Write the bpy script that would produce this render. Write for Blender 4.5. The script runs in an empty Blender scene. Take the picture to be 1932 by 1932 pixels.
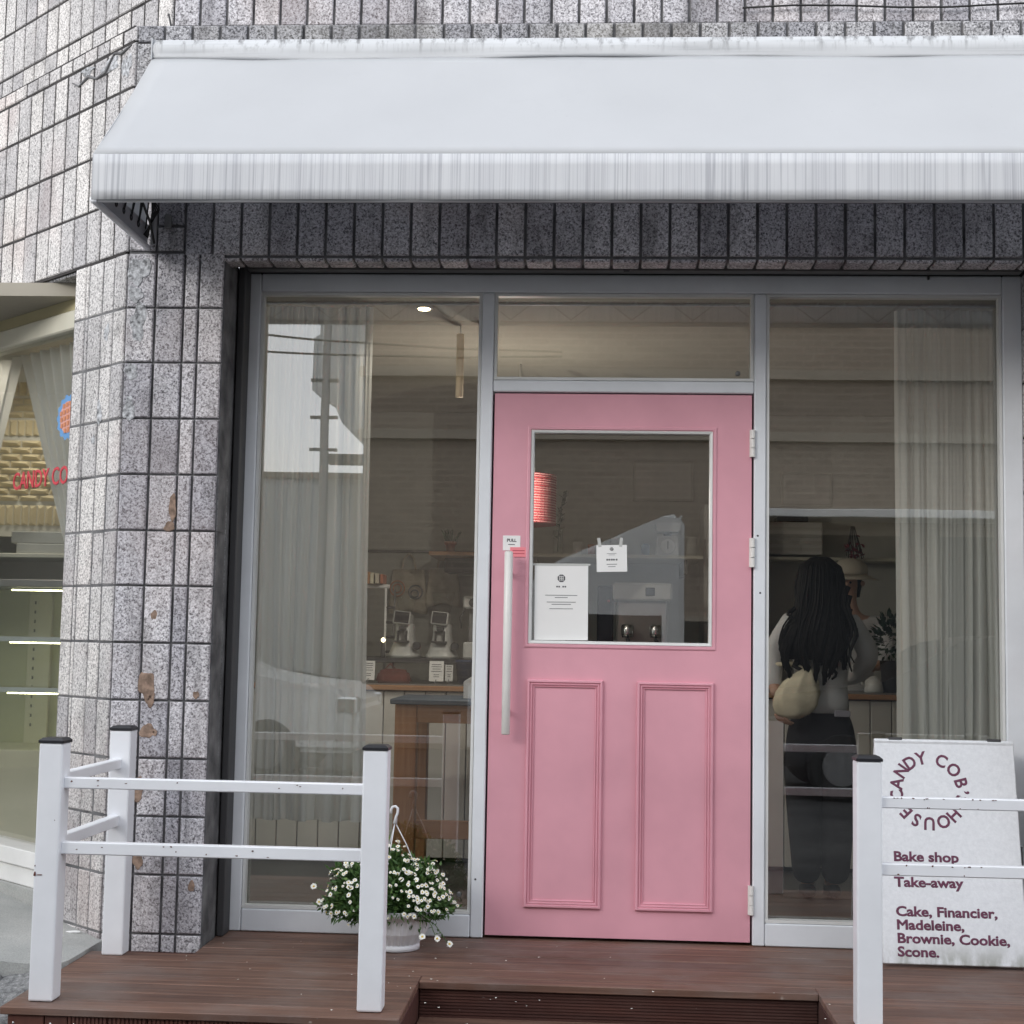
import bpy, bmesh, math, random
from math import radians, sin, cos, pi
from mathutils import Vector, Matrix
random.seed(7)
scene = bpy.context.scene
C = scene.collection

# ------------------------------------------------------------------ camera, sky, sun, exposure
cd = bpy.data.cameras.new('camera'); cam = bpy.data.objects.new('camera', cd); C.objects.link(cam)
cam.location = (0.417, -5.795, 1.126); cam.rotation_euler = (1.658, -0.018, 0.057)
cd.sensor_width = 36.0; cd.lens = 36.0 * 2800.0 / 1932.0; cd.clip_end = 500.0; cd.clip_start = 0.05
scene.camera = cam

SUN_AZ, SUN_EL = radians(222), radians(21)          # azimuth clockwise from +Y
world = bpy.data.worlds.new('World'); scene.world = world; world.use_nodes = True
wn, wl = world.node_tree.nodes, world.node_tree.links
bgd = wn['Background']; bgd.inputs['Strength'].default_value = 0.145
sky = wn.new('ShaderNodeTexSky'); sky.sky_type = 'NISHITA'; sky.sun_disc = False
sky.sun_elevation = SUN_EL; sky.sun_rotation = SUN_AZ; sky.dust_density = 2.0
wtc = wn.new('ShaderNodeTexCoord'); wno = wn.new('ShaderNodeTexNoise')
wno.inputs['Scale'].default_value = 2.2; wno.inputs['Detail'].default_value = 6
wl.new(wtc.outputs['Generated'], wno.inputs['Vector'])
wrp = wn.new('ShaderNodeValToRGB'); wrp.color_ramp.elements[0].position = .30; wrp.color_ramp.elements[1].position = .55
wrp.color_ramp.elements[0].color = (.55, .55, .55, 1); wrp.color_ramp.elements[1].color = (1, 1, 1, 1)
wl.new(wno.outputs['Fac'], wrp.inputs['Fac'])
wmx = wn.new('ShaderNodeMix'); wmx.data_type = 'RGBA'
wl.new(wrp.outputs['Color'], wmx.inputs['Factor']); wl.new(sky.outputs['Color'], wmx.inputs['A'])
wmx.inputs['B'].default_value = (10.6, 11.0, 11.7, 1)   # bright overcast cloud, same units as the sky node
wl.new(wmx.outputs['Result'], bgd.inputs['Color'])

sd = bpy.data.lights.new('sun', 'SUN'); sd.energy = 1.5; sd.angle = radians(24); sd.color = (1.0, .96, .90)
sun = bpy.data.objects.new('sun', sd); C.objects.link(sun)
sv = Vector((sin(SUN_AZ) * cos(SUN_EL), cos(SUN_AZ) * cos(SUN_EL), sin(SUN_EL)))
sun.rotation_euler = sv.to_track_quat('Z', 'Y').to_euler(); sun.location = (-4, -9, 9)
scene.view_settings.view_transform = 'Standard'; scene.view_settings.look = 'None'
scene.view_settings.exposure = 0.16; scene.view_settings.gamma = 1.0
scene.view_settings.use_curve_mapping = False
scene.cycles.max_bounces = 6; scene.cycles.transparent_max_bounces = 14; scene.cycles.caustics_reflective = False; scene.cycles.caustics_refractive = False

# ------------------------------------------------------------------ materials
MAT = {}
def newmat(name):
    m = bpy.data.materials.new(name); m.use_nodes = True; MAT[name] = m
    nt = m.node_tree; b = nt.nodes['Principled BSDF']
    return m, nt, b
def N(nt, t, **kw):
    n = nt.nodes.new(t)
    for k, v in kw.items():
        if hasattr(n, k): setattr(n, k, v)
        else: n.inputs[k].default_value = v
    return n
def pos(nt, scale=(1, 1, 1), obj=False):
    if obj:
        o = nt.nodes.new('ShaderNodeTexCoord').outputs['Object']
    else:
        o = nt.nodes.new('ShaderNodeNewGeometry').outputs['Position']
    if scale == (1, 1, 1): return o
    mp = nt.nodes.new('ShaderNodeMapping'); mp.inputs['Scale'].default_value = scale
    nt.links.new(o, mp.inputs['Vector']); return mp.outputs['Vector']
def noise(nt, vec, scale, detail=3, rough=.55, dist=0):
    n = N(nt, 'ShaderNodeTexNoise', Scale=scale, Detail=detail, Roughness=rough, Distortion=dist)
    nt.links.new(vec, n.inputs['Vector']); return n.outputs['Fac']
def ramp(nt, fac, stops):
    r = nt.nodes.new('ShaderNodeValToRGB'); e = r.color_ramp.elements
    while len(e) < len(stops): e.new(.5)
    for el, (p, c) in zip(e, stops):
        el.position = p; el.color = (*c, 1) if len(c) == 3 else c
    nt.links.new(fac, r.inputs['Fac']); return r.outputs['Color']
def mix(nt, fac, a, b, blend='MIX'):
    m = nt.nodes.new('ShaderNodeMix'); m.data_type = 'RGBA'; m.blend_type = blend
    for s, v in (('Factor', fac), ('A', a), ('B', b)):
        if isinstance(v, (int, float)): m.inputs[s].default_value = v
        elif isinstance(v, tuple): m.inputs[s].default_value = (*v, 1) if len(v) == 3 else v
        else: nt.links.new(v, m.inputs[s])
    return m.outputs['Result']
def bump(nt, b, h, strength=.3, dist=.01):
    n = N(nt, 'ShaderNodeBump', Strength=strength, Distance=dist)
    nt.links.new(h, n.inputs['Height']); nt.links.new(n.outputs['Normal'], b.inputs['Normal'])
def plain(name, col, rough=.5, metal=0, var=.06, scale=6, spec=.5, bmp=0, bscale=60):
    """Base colour with a little soft unevenness."""
    m, nt, b = newmat(name); v = pos(nt)
    f = noise(nt, v, scale, 4)
    lo = tuple(max(0, c * (1 - var)) for c in col); hi = tuple(min(1, c * (1 + var)) for c in col)
    nt.links.new(ramp(nt, f, [(.3, lo), (.7, hi)]), b.inputs['Base Color'])
    b.inputs['Roughness'].default_value = rough; b.inputs['Metallic'].default_value = metal
    b.inputs['Specular IOR Level'].default_value = spec
    if bmp: bump(nt, b, noise(nt, v, bscale, 3), bmp, .004)
    return m

def granite(name, light, mid, dark, tint=(.42, .33, .33), tintamt=.25, stain=.5):
    m, nt, b = newmat(name); v = pos(nt)
    f1 = noise(nt, v, 118, 2.0, .55, .5)
    base = ramp(nt, f1, [(.36, dark), (.47, mid), (.60, light)])
    f2 = noise(nt, v, 210, 1, .5)
    base = mix(nt, .35, base, ramp(nt, f2, [(.35, dark), (.5, mid), (.65, light)]))
    ft = noise(nt, v, 1.7, 3)
    base = mix(nt, ramp(nt, ft, [(.5, (0, 0, 0)), (.72, (tintamt,) * 3)]), base, tint)
    oi = nt.nodes.new('ShaderNodeObjectInfo')
    rv = ramp(nt, oi.outputs['Random'], [(0, (.74, .74, .76)), (.5, (.95, .95, .95)), (1, (1.12, 1.11, 1.09))])
    base = mix(nt, 1.0, base, rv, 'MULTIPLY')
    fs = noise(nt, pos(nt, (6, 6, 1.6)), 1.0, 6, .68)
    st = ramp(nt, fs, [(.50, (0, 0, 0)), (.75, (stain,) * 3)])
    base = mix(nt, st, base, (.075, .072, .075))
    fg = noise(nt, v, 5.5, 7, .75); fd = noise(nt, pos(nt, (22, 22, 2.2)), 1.0, 4, .6)
    base = mix(nt, ramp(nt, fg, [(.56, (0, 0, 0)), (.70, (stain * .8,) * 3)]), base, (.10, .098, .095))
    base = mix(nt, ramp(nt, fd, [(.60, (0, 0, 0)), (.74, (stain * .7,) * 3)]), base, (.06, .058, .06))
    nt.links.new(base, b.inputs['Base Color']); b.inputs['Roughness'].default_value = .85
    b.inputs['Specular IOR Level'].default_value = .25
    bump(nt, b, f1, .35, .004)
    return m
granite('granite_front', (.80, .79, .83), (.50, .49, .525), (.085, .08, .09), (.42, .32, .28), .30, .68)
granite('granite_side', (.83, .81, .805), (.58, .565, .56), (.16, .155, .16), (.50, .37, .36), .42, .42)
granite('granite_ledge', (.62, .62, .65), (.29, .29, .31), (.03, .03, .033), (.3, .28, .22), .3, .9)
def grout_mat(name, c0, c1):
    m, nt, b = newmat(name); v = pos(nt)
    nt.links.new(ramp(nt, noise(nt, v, 9, 5), [(.3, c0), (.7, c1)]), b.inputs['Base Color'])
    b.inputs['Roughness'].default_value = .95; bump(nt, b, noise(nt, v, 160, 3), .5, .004)
grout_mat('grout_front', (.06, .06, .065), (.22, .22, .225))
grout_mat('grout_side', (.018, .016, .016), (.06, .055, .055))
plain('mortar_chip', (.27, .19, .145), .95, var=.5, scale=40, bmp=.6, bscale=90)
plain('plaster_patch', (.40, .41, .43), .95, var=.75, scale=70, bmp=.8, bscale=120)

def concrete(name, c0, c1, sc=3, b1=.3):
    m, nt, b = newmat(name); v = pos(nt)
    f = noise(nt, v, sc, 6, .6); g = noise(nt, v, 190, 2)
    base = ramp(nt, f, [(.3, c0), (.7, c1)])
    base = mix(nt, ramp(nt, g, [(.35, (.35,) * 3), (.6, (0,) * 3)]), base, tuple(c * .45 for c in c0))
    nt.links.new(base, b.inputs['Base Color']); b.inputs['Roughness'].default_value = .92
    bump(nt, b, mix(nt, .5, f, g), b1, .01)
concrete('pavement', (.36, .37, .36), (.52, .52, .50))
concrete('asphalt', (.055, .055, .056), (.095, .095, .093), 1.5); MAT['asphalt'].node_tree.nodes['Principled BSDF'].inputs['Specular IOR Level'].default_value = .05
concrete('rubble', (.10, .105, .11), (.42, .42, .42), 45, 1.0)

def wood(name, c0, c1, axis, rough=.6, worn=.0, sc=1.0):
    m, nt, b = newmat(name)
    s = [38 * sc, 38 * sc, 38 * sc]; s[axis] = 1.6 * sc
    oi = nt.nodes.new('ShaderNodeObjectInfo')
    p = nt.nodes.new('ShaderNodeNewGeometry').outputs['Position']
    ad = nt.nodes.new('ShaderNodeVectorMath'); ad.operation = 'ADD'
    mu = nt.nodes.new('ShaderNodeVectorMath'); mu.operation = 'SCALE'; mu.inputs['Scale'].default_value = 11.0
    cb = nt.nodes.new('ShaderNodeCombineXYZ')
    for k in range(3): nt.links.new(oi.outputs['Random'], cb.inputs[k])
    nt.links.new(cb.outputs[0], mu.inputs[0]); nt.links.new(p, ad.inputs[0]); nt.links.new(mu.outputs[0], ad.inputs[1])
    mp = nt.nodes.new('ShaderNodeMapping'); mp.inputs['Scale'].default_value = s; nt.links.new(ad.outputs[0], mp.inputs['Vector'])
    f = noise(nt, mp.outputs[0], 1.0, 5, .6, .4)
    base = ramp(nt, f, [(.3, c0), (.55, tuple((a + b_) / 2 for a, b_ in zip(c0, c1))), (.72, c1)])
    rv = ramp(nt, oi.outputs['Random'], [(0, (.80, .80, .82)), (1, (1.15, 1.12, 1.10))])
    base = mix(nt, 1.0, base, rv, 'MULTIPLY')
    if worn:
        w = noise(nt, pos(nt), 2.3, 6, .65)
        base = mix(nt, ramp(nt, w, [(.46, (0,) * 3), (.68, (worn,) * 3)]), base, (.20, .165, .15))
        sp = noise(nt, pos(nt, (26, 60, 26)), 1.0, 2)
        base = mix(nt, ramp(nt, sp, [(.74, (0,) * 3), (.80, (.7,) * 3)]), base, (.42, .36, .32))
    nt.links.new(base, b.inputs['Base Color']); b.inputs['Roughness'].default_value = rough
    bump(nt, b, f, .35, .003)
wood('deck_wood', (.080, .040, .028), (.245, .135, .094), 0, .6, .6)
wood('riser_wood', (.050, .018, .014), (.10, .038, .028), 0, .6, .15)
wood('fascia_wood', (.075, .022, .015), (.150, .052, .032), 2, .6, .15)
wood('pine', (.40, .19, .085), (.58, .31, .15), 2, .5)
wood('pine_flat', (.40, .20, .09), (.56, .31, .16), 0, .5)

plain('white_post', (.82, .835, .87), .42, var=.05, scale=5)
plain('black_cap', (.012, .012, .016), .45)
plain('rust', (.10, .03, .02), .9, var=.4, scale=60)
plain('frame_alu', (.77, .80, .84), .38, metal=0.0, var=.05)
plain('frame_bead', (.72, .73, .72), .35)
plain('dark_metal', (.045, .045, .048), .55)
plain('mid_metal', (.22, .22, .22), .45, metal=.5)
plain('chrome', (.70, .71, .72), .18, metal=1.0)
plain('door_pink', (.72, .355, .425), .42, var=.09, scale=2.6, bmp=.06, bscale=160)
plain('shadow_gap', (.05, .02, .03), .8)
plain('handle_white', (.80, .79, .76), .35)
plain('paper', (.86, .86, .85), .8, var=.02)
plain('paper_ink', (.10, .10, .11), .8)
plain('pink_label', (.85, .26, .30), .6)
plain('pink_ink', (.45, .07, .10), .6)
plain('tape', (.55, .56, .54), .25)
plain('white_pvc', (.80, .80, .79), .4)
plain('cream_header', (.45, .40, .24), .5)
plain('cream_band', (.62, .60, .50), .5)
plain('ink_plum', (.135, .035, .075), .55, var=.15, scale=30)
plain('decal_red', (.62, .07, .09), .5)
plain('decal_blue', (.15, .33, .62), .5)
plain('decal_tan', (.62, .25, .13), .5)
plain('decal_rose', (.70, .38, .33), .5)
plain('pot_white', (.76, .77, .80), .38)
plain('petal', (.86, .86, .80), .6)
plain('pollen', (.75, .52, .05), .7)
plain('stem', (.08, .15, .04), .7)
plain('wall_cream', (.55, .545, .50), .8, var=.05)
plain('wall_tile_white', (.62, .61, .58), .4)
plain('ceiling_paint', (.40, .37, .31), .85, var=.05)
plain('floor_inside', (.075, .075, .072), .45, var=.25, scale=3)
plain('counter_white', (.66, .635, .59), .5)
plain('counter_steel', (.34, .33, .31), .35, metal=.5)
plain('table_blue', (.085, .12, .165), .5)
plain('machine_white', (.62, .62, .60), .3)
plain('machine_grey', (.40, .38, .36), .32, metal=.5)
plain('screen_black', (.015, .015, .02), .2)
plain('canvas_bag', (.58, .52, .42), .9, var=.15, scale=14)
plain('bag_yellow', (.68, .62, .47), .85, var=.18, scale=14, bmp=1.0, bscale=22)
plain('print_grey', (.22, .24, .26), .9)
plain('terracotta', (.48, .17, .09), .8)
plain('cactus', (.05, .10, .045), .7)
plain('leaf_dark', (.020, .055, .028), .5, var=.4, scale=30)
plain('navy', (.035, .05, .11), .5)
plain('leather_brown', (.15, .04, .03), .5, var=.3, scale=20)
plain('cup_blue', (.16, .24, .36), .4)
plain('dry_flower', (.25, .06, .08), .9, var=.5, scale=60)
plain('skin', (.58, .36, .27), .55)
plain('hair', (.014, .013, .013), .65, var=.3, scale=50, spec=.25)
plain('shirt', (.66, .66, .67), .85, bmp=1.0, bscale=16)
plain('trousers', (.024, .024, .030), .9)
plain('cap_cloth', (.62, .57, .48), .85)
plain('jeans_patch', (.36, .35, .40), .8)
plain('shoe', (.03, .03, .03), .6)
plain('showcase_cream', (.70, .67, .48), .5)
plain('showcase_back', (.55, .55, .34), .4); plain('facet_tile', (.62, .54, .36), .5)
plain('carton', (.45, .45, .42), .7)
m, nt, b = newmat('brick_far'); bk_ = N(nt, 'ShaderNodeTexBrick', Scale=1.0)
bk_.inputs['Color1'].default_value = (.255, .21, .17, 1); bk_.inputs['Color2'].default_value = (.22, .18, .145, 1); bk_.inputs['Mortar'].default_value = (.30, .25, .20, 1)
bk_.inputs['Brick Width'].default_value = .24; bk_.inputs['Row Height'].default_value = .085; bk_.inputs['Mortar Size'].default_value = .012
mp_ = nt.nodes.new('ShaderNodeMapping'); mp_.inputs['Rotation'].default_value = (radians(90), 0, 0); nt.links.new(pos(nt), mp_.inputs['Vector']); nt.links.new(mp_.outputs[0], bk_.inputs['Vector'])
nt.links.new(bk_.outputs['Color'], b.inputs['Base Color']); b.inputs['Roughness'].default_value = .9
plain('render_far', (.50, .51, .50), .9, var=.12, scale=1)
plain('trim_far', (.30, .26, .21), .8)
plain('glass_far', (.02, .022, .025), .5, spec=.2)
plain('car_white', (.62, .62, .61), .3)
plain('car_black', (.012, .013, .016), .3); plain('rubber', (.02, .02, .02), .8)
plain('lamp_red', (.45, .03, .03), .3)
plain('cable', (.015, .015, .015), .6)

# stripes of the corrugated lamp shade
m, nt, b = newmat('shade_pink')
w = N(nt, 'ShaderNodeTexWave', Scale=.95 * 26); w.bands_direction = 'Z'
nt.links.new(pos(nt), w.inputs['Vector'])
nt.links.new(ramp(nt, w.outputs['Fac'], [(.35, (.42, .03, .045)), (.6, (.72, .30, .30))]), b.inputs['Base Color']); b.inputs['Roughness'].default_value = .6

# awning cloth: clean slope, rain-streaked valance
def cloth_mat(name, streak):
    m, nt, b = newmat(name); v = pos(nt)
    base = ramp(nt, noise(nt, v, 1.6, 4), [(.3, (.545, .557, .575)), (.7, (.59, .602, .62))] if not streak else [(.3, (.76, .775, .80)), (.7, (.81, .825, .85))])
    if streak:
        for sc__, am in ((46, .55), (97, .38)):
            f = noise(nt, pos(nt, (sc__, 8, .30)), 1.0, 1, .5)
            base = mix(nt, ramp(nt, f, [(.462, (0,) * 3), (.5, (am,) * 3), (.538, (0,) * 3)]), base, (.34, .35, .39))
        f3 = noise(nt, pos(nt, (16, 16, .3)), 1.0, 2, .5)
        base = mix(nt, ramp(nt, f3, [(.45, (0,) * 3), (.75, (.22,) * 3)]), base, (.52, .53, .58))
    else:
        f = noise(nt, v, 5.5, 5, .7)
        base = mix(nt, ramp(nt, f, [(.62, (0,) * 3), (.78, (.22,) * 3)]), base, (.44, .45, .47))
        f5 = noise(nt, v, 34, 3, .6)
        base = mix(nt, ramp(nt, f5, [(.74, (0,) * 3), (.79, (.6,) * 3)]), base, (.33, .33, .34))
    nt.links.new(base, b.inputs['Base Color']); b.inputs['Roughness'].default_value = .55
    b.inputs['Specular IOR Level'].default_value = .3
    bump(nt, b, noise(nt, pos(nt, (2.6, 1.2, 1.2)), 1.0, 4, .55), .35, .03)
    tl_ = nt.nodes.new('ShaderNodeBsdfTranslucent'); tl_.inputs['Color'].default_value = (.8, .82, .86, 1); ms_ = nt.nodes.new('ShaderNodeMixShader'); ms_.inputs[0].default_value = .28
    nt.links.new(b.outputs[0], ms_.inputs[1]); nt.links.new(tl_.outputs[0], ms_.inputs[2]); nt.links.new(ms_.outputs[0], nt.nodes['Material Output'].inputs['Surface'])
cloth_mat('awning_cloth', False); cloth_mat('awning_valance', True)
m, nt, b = newmat('awning_head'); v = pos(nt); sx_ = nt.nodes.new('ShaderNodeSeparateXYZ'); nt.links.new(v, sx_.inputs[0])
base = ramp(nt, noise(nt, v, 3, 4), [(.3, (.52, .535, .555)), (.7, (.57, .585, .605))])
mr_ = N(nt, 'ShaderNodeMapRange'); mr_.inputs['From Min'].default_value = 3.335; mr_.inputs['From Max'].default_value = 3.40; nt.links.new(sx_.outputs['Z'], mr_.inputs['Value'])
mm_ = nt.nodes.new('ShaderNodeMath'); mm_.operation = 'MULTIPLY'; nt.links.new(mr_.outputs[0], mm_.inputs[0]); nt.links.new(ramp(nt, noise(nt, pos(nt, (34, 34, 3)), 1.0, 4, .7), [(.50, (0,) * 3), (.66, (1,) * 3)]), mm_.inputs[1])
base = mix(nt, mm_.outputs[0], base, (.16, .16, .165)); f = noise(nt, pos(nt, (2.2, 2, 120)), 1.0, 3)
base = mix(nt, ramp(nt, f, [(.55, (0,) * 3), (.72, (.35,) * 3)]), base, (.38, .39, .41))
nt.links.new(base, b.inputs['Base Color']); b.inputs['Roughness'].default_value = .6
plain('awning_inside', (.42, .43, .46), .7)

# window glass: partly mirrors the street, slightly green
def glass_mat(name, tint, r0):
    m = bpy.data.materials.new(name); m.use_nodes = True; MAT[name] = m; nt = m.node_tree
    for n in list(nt.nodes): nt.nodes.remove(n)
    out = nt.nodes.new('ShaderNodeOutputMaterial')
    tr = nt.nodes.new('ShaderNodeBsdfTransparent'); tr.inputs['Color'].default_value = (*tint, 1)
    gl = nt.nodes.new('ShaderNodeBsdfGlossy'); gl.inputs['Roughness'].default_value = 0.0
    lw = nt.nodes.new('ShaderNodeLayerWeight'); lw.inputs['Blend'].default_value = .5
    pw = nt.nodes.new('ShaderNodeMath'); pw.operation = 'POWER'; nt.links.new(lw.outputs['Facing'], pw.inputs[0]); pw.inputs[1].default_value = 4.0
    mr = nt.nodes.new('ShaderNodeMapRange'); mr.inputs['To Min'].default_value = r0; mr.inputs['To Max'].default_value = .9
    nt.links.new(pw.outputs[0], mr.inputs['Value'])
    mx = nt.nodes.new('ShaderNodeMixShader'); nt.links.new(mr.outputs[0], mx.inputs['Fac'])
    nt.links.new(tr.outputs[0], mx.inputs[1]); nt.links.new(gl.outputs[0], mx.inputs[2]); nt.links.new(mx.outputs[0], out.inputs['Surface'])
    nw = nt.nodes.new('ShaderNodeTexNoise'); nw.inputs['Scale'].default_value = 1.3
    nt.links.new(nt.nodes.new('ShaderNodeNewGeometry').outputs['Position'], nw.inputs['Vector'])
    bp = N(nt, 'ShaderNodeBump', Strength=.02, Distance=.02); nt.links.new(nw.outputs['Fac'], bp.inputs['Height']); nt.links.new(bp.outputs[0], gl.inputs['Normal'])
glass_mat('window_glass', (.96, .968, .955), .185)
glass_mat('clear_glass', (.97, .985, .972), .035)

# sheer curtain
m = bpy.data.materials.new('sheer'); m.use_nodes = True; MAT['sheer'] = m; nt = m.node_tree
for n in list(nt.nodes): nt.nodes.remove(n)
out = nt.nodes.new('ShaderNodeOutputMaterial'); tr = nt.nodes.new('ShaderNodeBsdfTransparent')
df = nt.nodes.new('ShaderNodeBsdfDiffuse'); df.inputs['Color'].default_value = (.92, .92, .89, 1)
tl = nt.nodes.new('ShaderNodeBsdfTranslucent'); tl.inputs['Color'].default_value = (.88, .88, .84, 1)
m1 = nt.nodes.new('ShaderNodeMixShader'); m1.inputs[0].default_value = .28; nt.links.new(df.outputs[0], m1.inputs[1]); nt.links.new(tl.outputs[0], m1.inputs[2])
m2 = nt.nodes.new('ShaderNodeMixShader'); m2.inputs[0].default_value = .88; nt.links.new(tr.outputs[0], m2.inputs[1]); nt.links.new(m1.outputs[0], m2.inputs[2]); nt.links.new(m2.outputs[0], out.inputs['Surface'])

# foliage
m, nt, b = newmat('foliage'); f = noise(nt, pos(nt), 45, 2)
nt.links.new(ramp(nt, f, [(.3, (.028, .075, .020)), (.55, (.07, .15, .035)), (.75, (.15, .23, .06))]), b.inputs['Base Color']); b.inputs['Roughness'].default_value = .6

def emit(name, col, s):
    m = bpy.data.materials.new(name); m.use_nodes = True; MAT[name] = m; b = m.node_tree.nodes['Principled BSDF']
    b.inputs['Base Color'].default_value = (*col, 1); b.inputs['Emission Color'].default_value = (*col, 1); b.inputs['Emission Strength'].default_value = s
emit('cream_glow', (.62, .50, .34), .10); emit('lamp_glow', (1, .80, .50), 14); emit('tube_glow', (1, .95, .55), 15); emit('bulb_glow', (1, .85, .5), 6)

# ------------------------------------------------------------------ helpers
def tag(o, label=None, cat=None, group=None, kind=None):
    if label: o['label'] = label
    if cat: o['category'] = cat
    if group: o['group'] = group
    if kind: o['kind'] = kind
    return o
def empty(name, loc, label=None, cat=None, group=None, kind=None):
    o = bpy.data.objects.new(name, None); C.objects.link(o); o.location = loc; o.empty_display_size = .1
    return tag(o, label, cat, group, kind)
def attach(o, p):
    if p is not None:
        o.parent = p
        if p.type == 'EMPTY': o.matrix_parent_inverse = Matrix.Translation(-Vector(p.location))
    return o
def link(name, me, mat=None, parent=None, smooth=False):
    o = bpy.data.objects.new(name, me); C.objects.link(o)
    if mat:
        for mm in (mat if isinstance(mat, (list, tuple)) else [mat]): me.materials.append(MAT[mm])
    if smooth:
        for p in me.polygons: p.use_smooth = True
    return attach(o, parent)
def finish(name, bm, mat, parent=None, smooth=False):
    me = bpy.data.meshes.new(name); bmesh.ops.recalc_face_normals(bm, faces=bm.faces[:]); bm.to_mesh(me); bm.free()
    return link(name, me, mat, parent, smooth)
def abox(bm, x0, x1, y0, y1, z0, z1, M=None):
    vs = [bm.verts.new((x, y, z)) for x in (x0, x1) for y in (y0, y1) for z in (z0, z1)]
    fs = [bm.faces.new([vs[i] for i in q]) for q in ((0, 1, 3, 2), (4, 6, 7, 5), (0, 4, 5, 1), (2, 3, 7, 6), (0, 2, 6, 4), (1, 5, 7, 3))]
    if M is not None:
        for v in vs: v.co = M @ v.co
    return vs
def box(name, x0, x1, y0, y1, z0, z1, mat, parent=None, bev=.003, M=None, seg=1):
    bm = bmesh.new(); abox(bm, min(x0, x1), max(x0, x1), min(y0, y1), max(y0, y1), min(z0, z1), max(z0, z1))
    if bev: bmesh.ops.bevel(bm, geom=bm.edges[:], offset=bev, segments=seg, affect='EDGES', profile=.5)
    if M is not None: bmesh.ops.transform(bm, matrix=M, verts=bm.verts[:])
    return finish(name, bm, mat, parent)
def boxes(name, lst, mat, parent=None, M=None):
    bm = bmesh.new()
    for q in lst: abox(bm, *q)
    if M is not None: bmesh.ops.transform(bm, matrix=M, verts=bm.verts[:])
    return finish(name, bm, mat, parent)
def atube(bm, pts, r, n=8, caps=True):
    pts = [Vector(p) for p in pts]; rs = r if isinstance(r, (list, tuple)) else [r] * len(pts)
    rings = []; prev = None
    for i, p in enumerate(pts):
        t = (pts[min(i + 1, len(pts) - 1)] - pts[max(i - 1, 0)]).normalized()
        a = prev if prev is not None else (Vector((0, 0, 1)) if abs(t.z) < .9 else Vector((1, 0, 0)))
        u = (a - t * a.dot(t)).normalized(); w = t.cross(u); prev = u
        rings.append([bm.verts.new(p + (u * cos(2 * pi * k / n) + w * sin(2 * pi * k / n)) * rs[i]) for k in range(n)])
    for a, b in zip(rings, rings[1:]):
        for k in range(n): bm.faces.new((a[k], a[(k + 1) % n], b[(k + 1) % n], b[k]))
    if caps:
        bm.faces.new(rings[0][::-1]); bm.faces.new(rings[-1])
def tube(name, pts, r, mat, parent=None, n=8):
    bm = bmesh.new(); atube(bm, pts, r, n); return finish(name, bm, mat, parent, True)
def alathe(bm, prof, c, n=32, rib=0, ribamp=0, axis='Z', sx=1, sy=1):
    rings = []
    for r, z in prof:
        ring = []
        for k in range(n):
            a = 2 * pi * k / n; rr = r * (1 + (ribamp if (k // 2) % 2 else 0) * (1 if rib else 0))
            if axis == 'Z': ring.append(bm.verts.new((c[0] + rr * cos(a) * sx, c[1] + rr * sin(a) * sy, c[2] + z)))
            elif axis == 'Y': ring.append(bm.verts.new((c[0] + rr * cos(a) * sx, c[1] + z, c[2] + rr * sin(a) * sy)))
        rings.append(ring)
    for a, b in zip(rings, rings[1:]):
        for k in range(n): bm.faces.new((a[k], a[(k + 1) % n], b[(k + 1) % n], b[k]))
    bm.faces.new(rings[0]); bm.faces.new(rings[-1][::-1])
def lathe(name, prof, c, mat, parent=None, n=32, smooth=True, **kw):
    bm = bmesh.new(); alathe(bm, prof, c, n, **kw); return finish(name, bm, mat, parent, smooth)
def prism(name, poly, y0, y1, mat, parent=None, bev=0, M=None):
    """poly of (x,z) extruded along y."""
    bm = bmesh.new()
    a = [bm.verts.new((x, y0, z)) for x, z in poly]; b = [bm.verts.new((x, y1, z)) for x, z in poly]
    bm.faces.new(a); bm.faces.new(b[::-1]); n = len(poly)
    for i in range(n): bm.faces.new((a[i], b[i], b[(i + 1) % n], a[(i + 1) % n]))
    if bev: bmesh.ops.bevel(bm, geom=bm.edges[:], offset=bev, segments=2, affect='EDGES')
    if M is not None: bmesh.ops.transform(bm, matrix=M, verts=bm.verts[:])
    return finish(name, bm, mat, parent)
def basis(o, u, v, n):
    M = Matrix.Identity(4)
    for i, a in enumerate((u, v, n)):
        a = Vector(a).normalized()
        for k in range(3): M[k][i] = a[k]
    M.translation = Vector(o); return M
def text_mesh(txt, size, offset=0., align='LEFT', extrude=.0004):
    cu = bpy.data.curves.new('t', 'FONT'); cu.body = txt; cu.size = size; cu.bevel_depth = offset; cu.bevel_resolution = 0; cu.align_x = align; cu.extrude = extrude if not offset else 0; cu.resolution_u = 3
    ob = bpy.data.objects.new('t', cu); C.objects.link(ob)
    dg = bpy.context.evaluated_depsgraph_get(); me = bpy.data.meshes.new_from_object(ob.evaluated_get(dg))
    bpy.data.objects.remove(ob); return me
def text(name, txt, size, M, mat, parent=None, offset=0., align='LEFT'):
    me = text_mesh(txt, size, offset, align); me.transform(M); me.name = name; me.materials.clear()
    return link(name, me, mat, parent)
def lettering(name, items, mat, parent):
    """several runs of text (txt,size,matrix,offset,align) as one print"""
    bm = bmesh.new()
    for t, s, M, off, al in items:
        me = text_mesh(t, s, off, al); me.transform(M); bm.from_mesh(me); bpy.data.meshes.remove(me)
    me = bpy.data.meshes.new(name); bm.to_mesh(me); bm.free(); me.materials.clear(); return link(name, me, mat, parent)

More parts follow.
